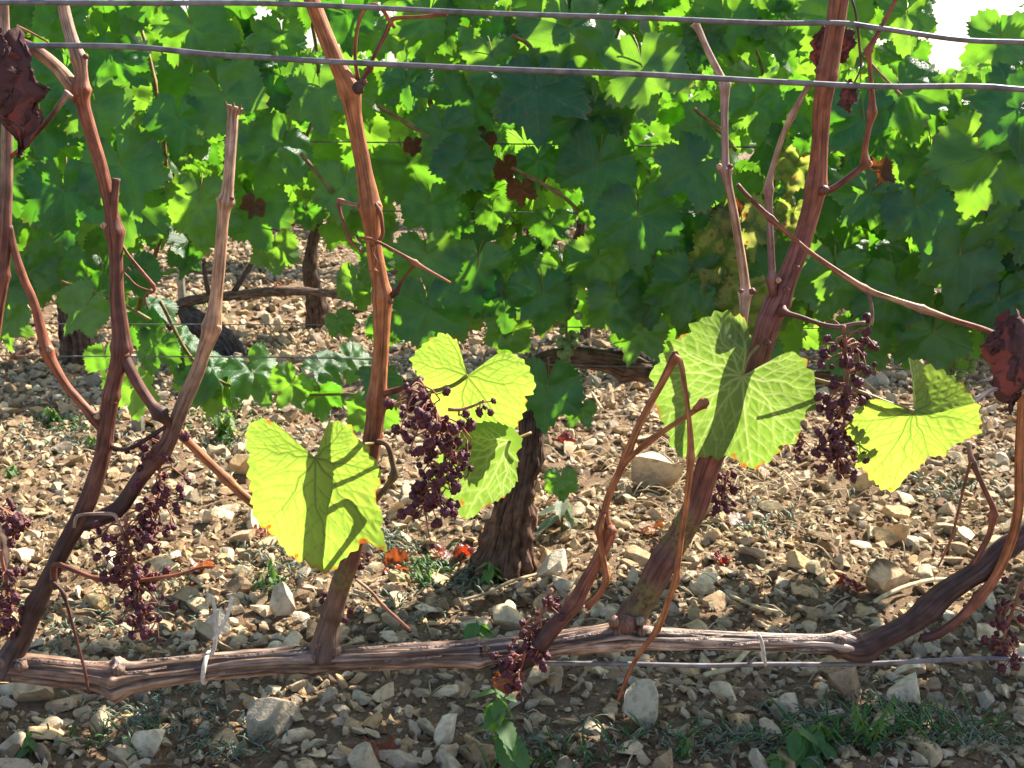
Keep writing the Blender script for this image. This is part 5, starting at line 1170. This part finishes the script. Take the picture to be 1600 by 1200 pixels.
# withered leaves hanging on the canes
def withered(name, cx, cy, wpx, hpx, Y, seed, label, mat='dead_leaf', turns=1.4, lean=0.0):
    """a leaf blade rolled round its midrib and crumpled"""
    rg = np.random.default_rng(seed)
    nu, nv = 90, 90
    u = np.linspace(-1, 1, nu); v = np.linspace(0, 1, nv)
    U, Vv = np.meshgrid(u, v)
    c, s = at(cx, cy, Y)
    half = np.sin(np.clip(Vv * 1.06 + 0.05, 0, 1) * math.pi) ** 0.55 * (1 + 0.05 * np.sin(Vv * 26 + U * 3)) * 0.5
    p = np.stack([U.ravel() * 1.3, Vv.ravel() * 2.2, 0 * U.ravel()], 1)
    crum = fbm(p, 2.2, seed, 4).reshape(U.shape); crum2 = fbm(p, 1.6, seed + 40, 3).reshape(U.shape); crum3 = fbm(p, 2.6, seed + 80, 3).reshape(U.shape)
    crum = crum + 0.35 * fbm(p, 9.0, seed + 120, 2).reshape(U.shape)
    ang = U * turns * (0.8 + 0.5 * Vv) + 0.9 * crum2
    rad = half * (0.75 + 0.22 * np.abs(U)) * (1 + 0.3 * crum)
    x = np.sin(ang) * rad * wpx * 1.05 + lean * (Vv - 0.5) * wpx + 6 * crum3
    y = -np.cos(ang) * rad * wpx * 0.8 * (1 - 0.25 * np.abs(U)) + 0.10 * wpx * crum
    z = (0.5 - Vv) * hpx + 10 * crum2
    W = np.stack([x.ravel() * s + c.x, y.ravel() * s + c.y, z.ravel() * s + c.z], 1)
    i = (np.arange(nv - 1)[:, None] * nu + np.arange(nu - 1)[None]).ravel()
    f = np.stack([i, i + 1, i + nu + 1, i + nu], 1)
    vein = np.exp(-(U / 0.03) ** 2).ravel()
    o = place(name, W, f, M[mat], vine, {'vein': vein, 'dry': 0 * U.ravel()}, True, origin=c)
    o['label'] = label
    return o
withered('withered_leaf', 24, 150, 76, 185, 1.10, 3, 'crumpled dark red brown leaf hanging on the far left cane', turns=1.9)
withered('withered_leaf', 4, 120, 60, 120, 1.09, 14, 'curled dark red leaf lobe beside the crumpled one', turns=1.5)
withered('withered_leaf', 1580, 568, 70, 160, 1.10, 6, 'crumpled purple red leaf on the long thin twig at the right', turns=1.6, lean=0.25)
withered('withered_leaf', 1550, 536, 34, 26, 1.095, 7, 'small curled tip of the crumpled purple leaf', turns=1.2)
withered('withered_leaf', 1326, 150, 22, 32, 1.145, 8, 'tiny dry leaf dangling beside the thick red cane', turns=1.7)
withered('withered_leaf', 1285, 76, 34, 56, 1.19, 9, 'dark dry leaf scrap caught behind the thick red cane', turns=1.5)
withered('withered_leaf', 1322, 72, 28, 44, 1.185, 10, 'dry leaf scrap beside the thick red cane below the top wire', turns=1.5)
withered('withered_leaf', 790, 1064, 40, 40, 1.12, 11, 'brown dry leaf scrap beneath the old arm', turns=1.3, mat='fallen')
stem_px('twig', [(1600, 612, 9, -0.02), (1557, 607, 8, -0.02), (1540, 615, 8, -0.02), (1524, 626, 9, -0.02)], [C_PALE, (0.6, 0.5, 0.45)], [(3, 0.3, 0.002)], seg=9, seed=48, Y=1.12)

# ------------------------------------------------------------------ wires and ties
def wire(pts, Y, wpx, label, name='trellis_wire', group='trellis wires of the front row'):
    P = [at(x, y, Y)[0] for x, y in pts]; s = at(*pts[0], Y)[1]
    v, f, a = tube(P, [wpx * s / 2] * len(P), 10, 0.01)
    return tag(place(name, v, f, M['wire'], None, a, True), label, 'wire', group)
wire([(-220, 6), (0, 4), (200, 5), (400, 5), (560, 11), (750, 20), (1000, 28), (1200, 36), (1310, 36), (1367, 43), (1500, 62), (1600, 66), (1800, 74)], 1.135, 8.5, 'grey trellis wire, topmost of the two above')
wire([(-220, 66), (-60, 68), (33, 71), (200, 73), (330, 85), (400, 89), (530, 97), (800, 109), (1000, 116), (1200, 127), (1370, 135), (1530, 135), (1600, 140), (1800, 150)], 1.125, 9.5, 'grey trellis wire, the lower of the two above, crossing the canes')
wire([(740, 1030), (833, 1036), (960, 1037), (1100, 1040), (1200, 1038), (1320, 1038), (1400, 1035), (1530, 1029), (1600, 1030), (1800, 1030)], 1.15, 7.5, 'grey trellis wire running just below the old vine arm')
wire([(-400, 553), (0, 556), (400, 558), (600, 562), (1000, 573), (1500, 578), (2000, 580)], 2.16, 2.2, 'thin dark wire low under the leafy second row', group='trellis wires of the second row')
wire([(-400, 505), (0, 506), (600, 508), (1000, 512), (2000, 515)], 2.24, 1.8, 'thin wire just above the low wire of the second row', group='trellis wires of the second row')
wire([(-400, 215), (0, 216), (800, 225), (1100, 229), (2000, 240)], 2.1, 2.4, 'thin wire inside the foliage at the height of the upper leaves', group='trellis wires of the second row')
wire([(-400, 318), (0, 322), (800, 332), (1600, 336), (2000, 338)], 2.12, 2.4, 'thin wire inside the foliage halfway up the leaves', group='trellis wires of the second row')

def tie(label, loops, tails, Y, wpx):
    c, s = at(*tails[0][0], Y) if tails else at(*loops[0], Y)
    root = thing('twist_tie', c, label, 'tie', 'paper ties on the old vine arm')
    ctr, rx, ry, slant = loops
    cc, s = at(ctr[0], ctr[1], Y1)
    P = [cc + Vector((math.sin(t) * slant * s, -math.cos(t) * rx * s, math.sin(t) * ry * s)) for t in np.linspace(0, 2 * math.pi, 15)]
    v, f, a = tube(P, [wpx * s / 2] * 15, 8, 0.004); place('loop', v, f, M['tie'], root, a, True)
    for tl in tails:
        P = [at(x, y, Y)[0] for x, y in tl]
        v, f, a = tube(P, [wpx * s * 0.48] + [wpx * s * 0.42] * (len(P) - 2) + [wpx * s * 0.3], 8, 0.004); place('tail', v, f, M['tie'], root, a, True)
tie('pale paper tie with two frayed tails sticking up from the old vine arm', ((323, 1043), 24, 23, 3), [[(330, 1024), (336, 1005), (337, 975), (335, 950), (330, 932), (321, 928)], [(334, 1000), (343, 985), (356, 960), (361, 940), (362, 933)]], 1.135, 7.5)
tie('pale paper tie binding the slim end of the arm to the bottom wire', ((1190, 1015), 17, 25, -6), [[(1186, 992), (1192, 1008), (1196, 1038)]], 1.13, 5)

# ------------------------------------------------------------------ fallen leaves
def fallen(px, py, r, mat, label, seed, tilt=0.4):
    rg = np.random.default_rng(seed)
    v, f, a = leaf_arrays(rg, nth=80, nr=10, depth=0.25, curl=2.6)
    v = v.copy(); v[:, 2] += 0.16 * fbm(v, 2.5, seed, 3) + 0.35 * (v[:, 0] ** 2)
    p, s = on_ground(px, py)
    rot = leaf_rot(rg.uniform(0, 6.28), R(rg.uniform(5, 38)) * tilt / 0.4, rg.uniform(0, 6.28))
    V = (v * r * s) @ np.array(rot).T
    z0 = gz(p.x, p.y); V[:, 2] -= np.percentile(V[:, 2], 12)
    V += np.array([p.x, p.y, z0 + 0.008])
    tag(place('fallen_leaf', V, f, M[mat], None, a, True), label, 'leaf', 'dead leaves lying on the soil')
for i, (px, py, r, mat, label) in enumerate((
    (612, 885, 34, 'fallen', 'bright orange fallen leaf just under the largest yellow leaf'),
    (712, 868, 40, 'fallen_dark', 'dark red fallen leaf touching the foot of the gnarled trunk'),
    (592, 1178, 38, 'fallen', 'shiny brown fallen leaf among shaded stones in front of the old arm'),
    (1146, 822, 36, 'fallen_pale', 'dusty pinkish brown fallen leaf below the broad green leaf'),
    (1018, 842, 24, 'fallen', 'small rusty red curled leaf beside the mossy foot of the thick cane'),
    (1405, 828, 22, 'fallen_pale', 'pale papery fallen leaf standing on edge below the three lobed leaf'),
    (1330, 922, 26, 'fallen_dark', 'reddish curled leaf beside the large soil topped slab'),
    (318, 892, 24, 'fallen', 'brown fallen leaf at the tip of the thin red twig'),
    (885, 696, 20, 'fallen_dark', 'small crimson leaf on the sunlit stones right of the trunk'),
    (1012, 592, 16, 'fallen', 'orange leaf scrap under the arched arm'),
    (30, 560, 26, 'fallen', 'orange fallen leaf lying far back behind the left canes'),
    (408, 836, 18, 'fallen', 'orange leaf scrap peeping out at the edge of the largest leaf'),
    (1125, 890, 20, 'fallen_dark', 'small red leaf on bright stones right of the mossy cane'),
    (430, 455, 14, 'fallen', 'orange leaf lying under the third row arm'),
    (120, 1180, 18, 'fallen_pale', 'dusty leaf beside the little green sprout'))):
    fallen(px, py, r, mat, label, 200 + i)

# ------------------------------------------------------------------ weeds
wrng = np.random.default_rng(91)
def oval_leaf(aspect, seed, serr=0.0):
    rg = np.random.default_rng(seed); n = 13
    t = np.linspace(0, 1, n); wd = aspect * np.sin(t ** 0.8 * math.pi) ** 0.8 * 0.5 * (1 + serr * (np.arange(n) % 2))
    rows = []
    for i in range(n):
        for k in (-1, -0.5, 0, 0.5, 1):
            rows.append((wd[i] * k, -t[i], 0.22 * abs(wd[i] * k) - 0.25 * t[i] ** 2 + 0.02 * math.sin(t[i] * 9 + k)))
    v = np.array(rows); i = (np.arange(n - 1)[:, None] * 5 + np.arange(4)[None]).ravel()
    f = np.stack([i, i + 5, i + 6, i + 1], 1)
    return v, f, {'vein': (np.tile([0, 0, 1, 0, 0], n) * 0.8).astype(float), 'dry': np.zeros(len(v))}
OV = {}
def oval_mesh(mat, aspect, serr):
    key = (mat, aspect, serr)
    if key not in OV:
        v, f, a = oval_leaf(aspect, 1, serr); OV[key] = mesh_data('leaf', v, f, M[mat], a)
    return OV[key]
def weed(px, py, h, n, lpx, label, mat='weed', aspect=0.55, lean=0.0, serr=0.1, stems=1, spread=0.4):
    p, s = on_ground(px, py); z0 = gz(p.x, p.y)
    root = thing('weed', (p.x, p.y, z0), label, 'weed', 'weeds between the stones')
    for st in range(stems):
        a0 = wrng.uniform(0, 6.28); ln = (lean * h * s if stems == 1 else math.cos(a0) * spread * h * s); ly = 0 if stems == 1 else math.sin(a0) * spread * h * s
        P = [Vector((0, 0, -0.01)), Vector((ln * 0.3, ly * 0.3, h * s * 0.4)), Vector((ln * 0.7, ly * 0.7, h * s * 0.75)), Vector((ln, ly, h * s))]
        v, f, a = tube(P, [2.6 * s, 2.2 * s, 1.8 * s, 1.0 * s], 7, 0.01)
        link('stem', mesh_data('stem', v, f, M['green_stem'], a), root)
        C = catmull([np.array(q) for q in P], 8)
        for i in range(n):
            t = 0.25 + 0.75 * (i + wrng.random()) / n
            q = C[int(t * (len(C) - 1))]; ph = i * 2.4 + wrng.normal(0, 0.4); L = lpx * s * wrng.uniform(0.7, 1.15) * (1.25 - 0.5 * t)
            link('leaf', oval_mesh(mat, aspect, serr), root, Vector(q), leaf_rot(ph, R(wrng.uniform(8, 60)), wrng.normal(0, 0.2)).to_euler(), (L, L, L))
weed(765, 912, 46, 9, 34, 'small green weed with oval leaves growing against the gnarled trunk', aspect=0.6)
weed(800, 1212, 170, 17, 60, 'tall upright weed with serrated leaves standing before the old arm', lean=-0.16, aspect=0.52, serr=0.18)
weed(1262, 1190, 60, 12, 56, 'broad leaved green weed in the lower corner before the bottom wire', aspect=0.5, stems=2)
weed(1215, 1215, 40, 8, 46, 'flat dark green weed beside the broad leaved one', aspect=0.5, stems=1)
weed(1360, 1180, 95, 14, 26, 'feathery green weed left of the cracked limestone block', aspect=0.3, stems=3)
weed(50, 1190, 46, 8, 30, 'little pale green sprout with drooping leaves', aspect=0.4)
weed(745, 1010, 40, 7, 46, 'dark green weed just behind the top of the old arm', aspect=0.62)
weed(425, 912, 40, 8, 24, 'small green weed below the edge of the largest yellow leaf', aspect=0.4)
weed(878, 835, 60, 7, 58, 'pale drooping plant right beside the trunk', 'grey_weed', 0.5)
weed(660, 912, 34, 10, 16, 'fine leaved green weed near the orange fallen leaf', aspect=0.35, stems=4)
weed(355, 690, 44, 10, 24, 'clump of green weeds under the hanging low shoot', aspect=0.45, stems=4)
weed(85, 655, 26, 8, 18, 'low tuft of weeds on shaded stones behind the left canes', aspect=0.4, stems=3)
weed(410, 690, 34, 8, 18, 'clump of fine weeds behind the top of the largest yellow leaf', aspect=0.35, stems=4)
weed(925, 470, 22, 6, 14, 'green weed sprig on the ground seen under the arched leaves', aspect=0.4, stems=3)
weed(150, 700, 22, 8, 16, 'low green weed tuft beside the thin left cane', aspect=0.4, stems=3)
weed(1060, 1190, 36, 9, 22, 'dark low weed in the foreground shade below the pale block', aspect=0.35, stems=3)
weed(15, 745, 24, 6, 16, 'tuft of green weed at the edge of the sunny stones', aspect=0.35, stems=3)

# matted grey-green herb, grass and straw: nobody could count it
parts = []
def sprigs(cx, cy, rx, ry, n, lpx, seed, thick=2.2, flat=0.5):
    rg = np.random.default_rng(seed)
    for i in range(n):
        p, s = on_ground(cx + rg.normal(0, rx), cy + rg.normal(0, ry)); z = gz(p.x, p.y)
        a = rg.uniform(0, 6.28); L = lpx * s * rg.uniform(0.4, 1.2); el = rg.uniform(0.1, 1.2) * flat
        d = Vector((math.cos(a) * math.cos(el), math.sin(a) * math.cos(el), math.sin(el)))
        q = p + Vector((0, 0, z + 0.006 + rg.random() * 0.01))
        v, f, at_ = tube([q, q + d * L * 0.5 + Vector((0, 0, 0.15 * L)), q + d * L], [thick * s * 0.5, thick * s * 0.6, thick * s * 0.15], 4, 0.02)
        yield v, f, {'rnd': np.full(len(v), rg.random()), 'vein': np.zeros(len(v)), 'dry': np.zeros(len(v))}
herb = []
for (cx, cy, rx, ry, n, l) in ((230, 1135, 42, 14, 130, 20), (720, 895, 40, 12, 160, 18), (450, 880, 40, 20, 120, 18), (1350, 1140, 90, 30, 320, 26), (1150, 1170, 90, 16, 240, 22), (860, 1170, 60, 14, 120, 22), (620, 855, 25, 14, 120, 16), (300, 1110, 60, 20, 80, 18), (1180, 830, 50, 15, 120, 16), (240, 940, 60, 30, 120, 18), (120, 1000, 60, 30, 80, 18), (1480, 770, 60, 20, 120, 16), (400, 700, 50, 14, 140, 12), (100, 690, 60, 14, 140, 12), (1540, 1180, 50, 14, 120, 24), (640, 960, 50, 20, 70, 18), (360, 1170, 40, 14, 120, 20)):
    herb += list(sprigs(cx, cy, rx, ry, n, l, int(cx * 7 + cy), 2.4, 0.7))
v, f, a = merge(herb); tag(place('ground_cover', v, f, M['grey_weed'], None, a, True, origin=(0, 0, 0)), 'matted grey green herbs creeping between the stones', None, None, 'stuff')
green = []
for (cx, cy, rx, ry, n, l) in ((1280, 1170, 70, 16, 60, 54), (1400, 1160, 70, 16, 44, 74), (900, 1185, 60, 10, 30, 40), (180, 1160, 60, 12, 40, 26), (670, 890, 25, 12, 90, 16), (420, 930, 20, 8, 40, 18), (110, 660, 40, 10, 70, 12), (1480, 1165, 70, 14, 16, 80), (330, 655, 50, 12, 90, 12), (1040, 1170, 90, 12, 24, 40), (310, 480, 25, 6, 40, 12), (940, 590, 20, 8, 30, 10)):
    green += list(sprigs(cx, cy, rx, ry, n, l, int(cx * 3 + cy), 2.6, 0.9))
v, f, a = merge(green); tag(place('grass', v, f, M['weed'], None, a, True, origin=(0, 0, 0)), 'thin green grass blades among the stones', None, None, 'stuff')
straw = []
for (cx, cy, rx, ry, n, l) in ((1050, 745, 70, 22, 110, 70), (1180, 760, 60, 20, 60, 60), (900, 620, 80, 20, 20, 60), (800, 1000, 500, 110, 150, 34), (300, 900, 220, 100, 90, 34), (1150, 950, 180, 60, 60, 40), (1350, 780, 120, 50, 50, 36)):
    straw += list(sprigs(cx, cy, rx, ry, n, l, int(cx * 5 + cy), 1.7, 0.45))
v, f, a = merge(straw); tag(place('straw', v, f, M['straw'], None, {'rnd': a['rnd']}, True, origin=(0, 0, 0)), 'dry straw and dead stems scattered over the stones', None, None, 'stuff')

def twig_on_ground(pts, wpx, label, mat='straw'):
    P, rad = [], []
    for (x, y) in pts:
        q, s = on_ground(x, y); q.z = gz(q.x, q.y) + 0.016; P.append(q); rad.append(wpx * s / 2)
    v, f, a = tube(P, rad, 8, 0.006, (), 0.15); tag(place('fallen_twig', v, f, M[mat], None, a, True), label, 'twig', 'dead twigs lying on the stones')
twig_on_ground([(1365, 958), (1400, 940), (1450, 918), (1498, 908)], 7, 'pale straight twig lying past the soil topped slab')
twig_on_ground([(1100, 1075), (1140, 1060), (1170, 1030)], 9, 'thick tan twig under the slim end of the old arm')
twig_on_ground([(722, 945), (760, 935), (800, 918), (842, 900)], 5, 'thin dry stem curving in front of the gnarled trunk')
twig_on_ground([(1140, 948), (1180, 966), (1220, 968)], 5, 'thin pale stem on bright stones behind the old arm')
twig_on_ground([(925, 626), (935, 640), (940, 655)], 4, 'short pale stick standing in the stones under the arched arm')

sky_done = True
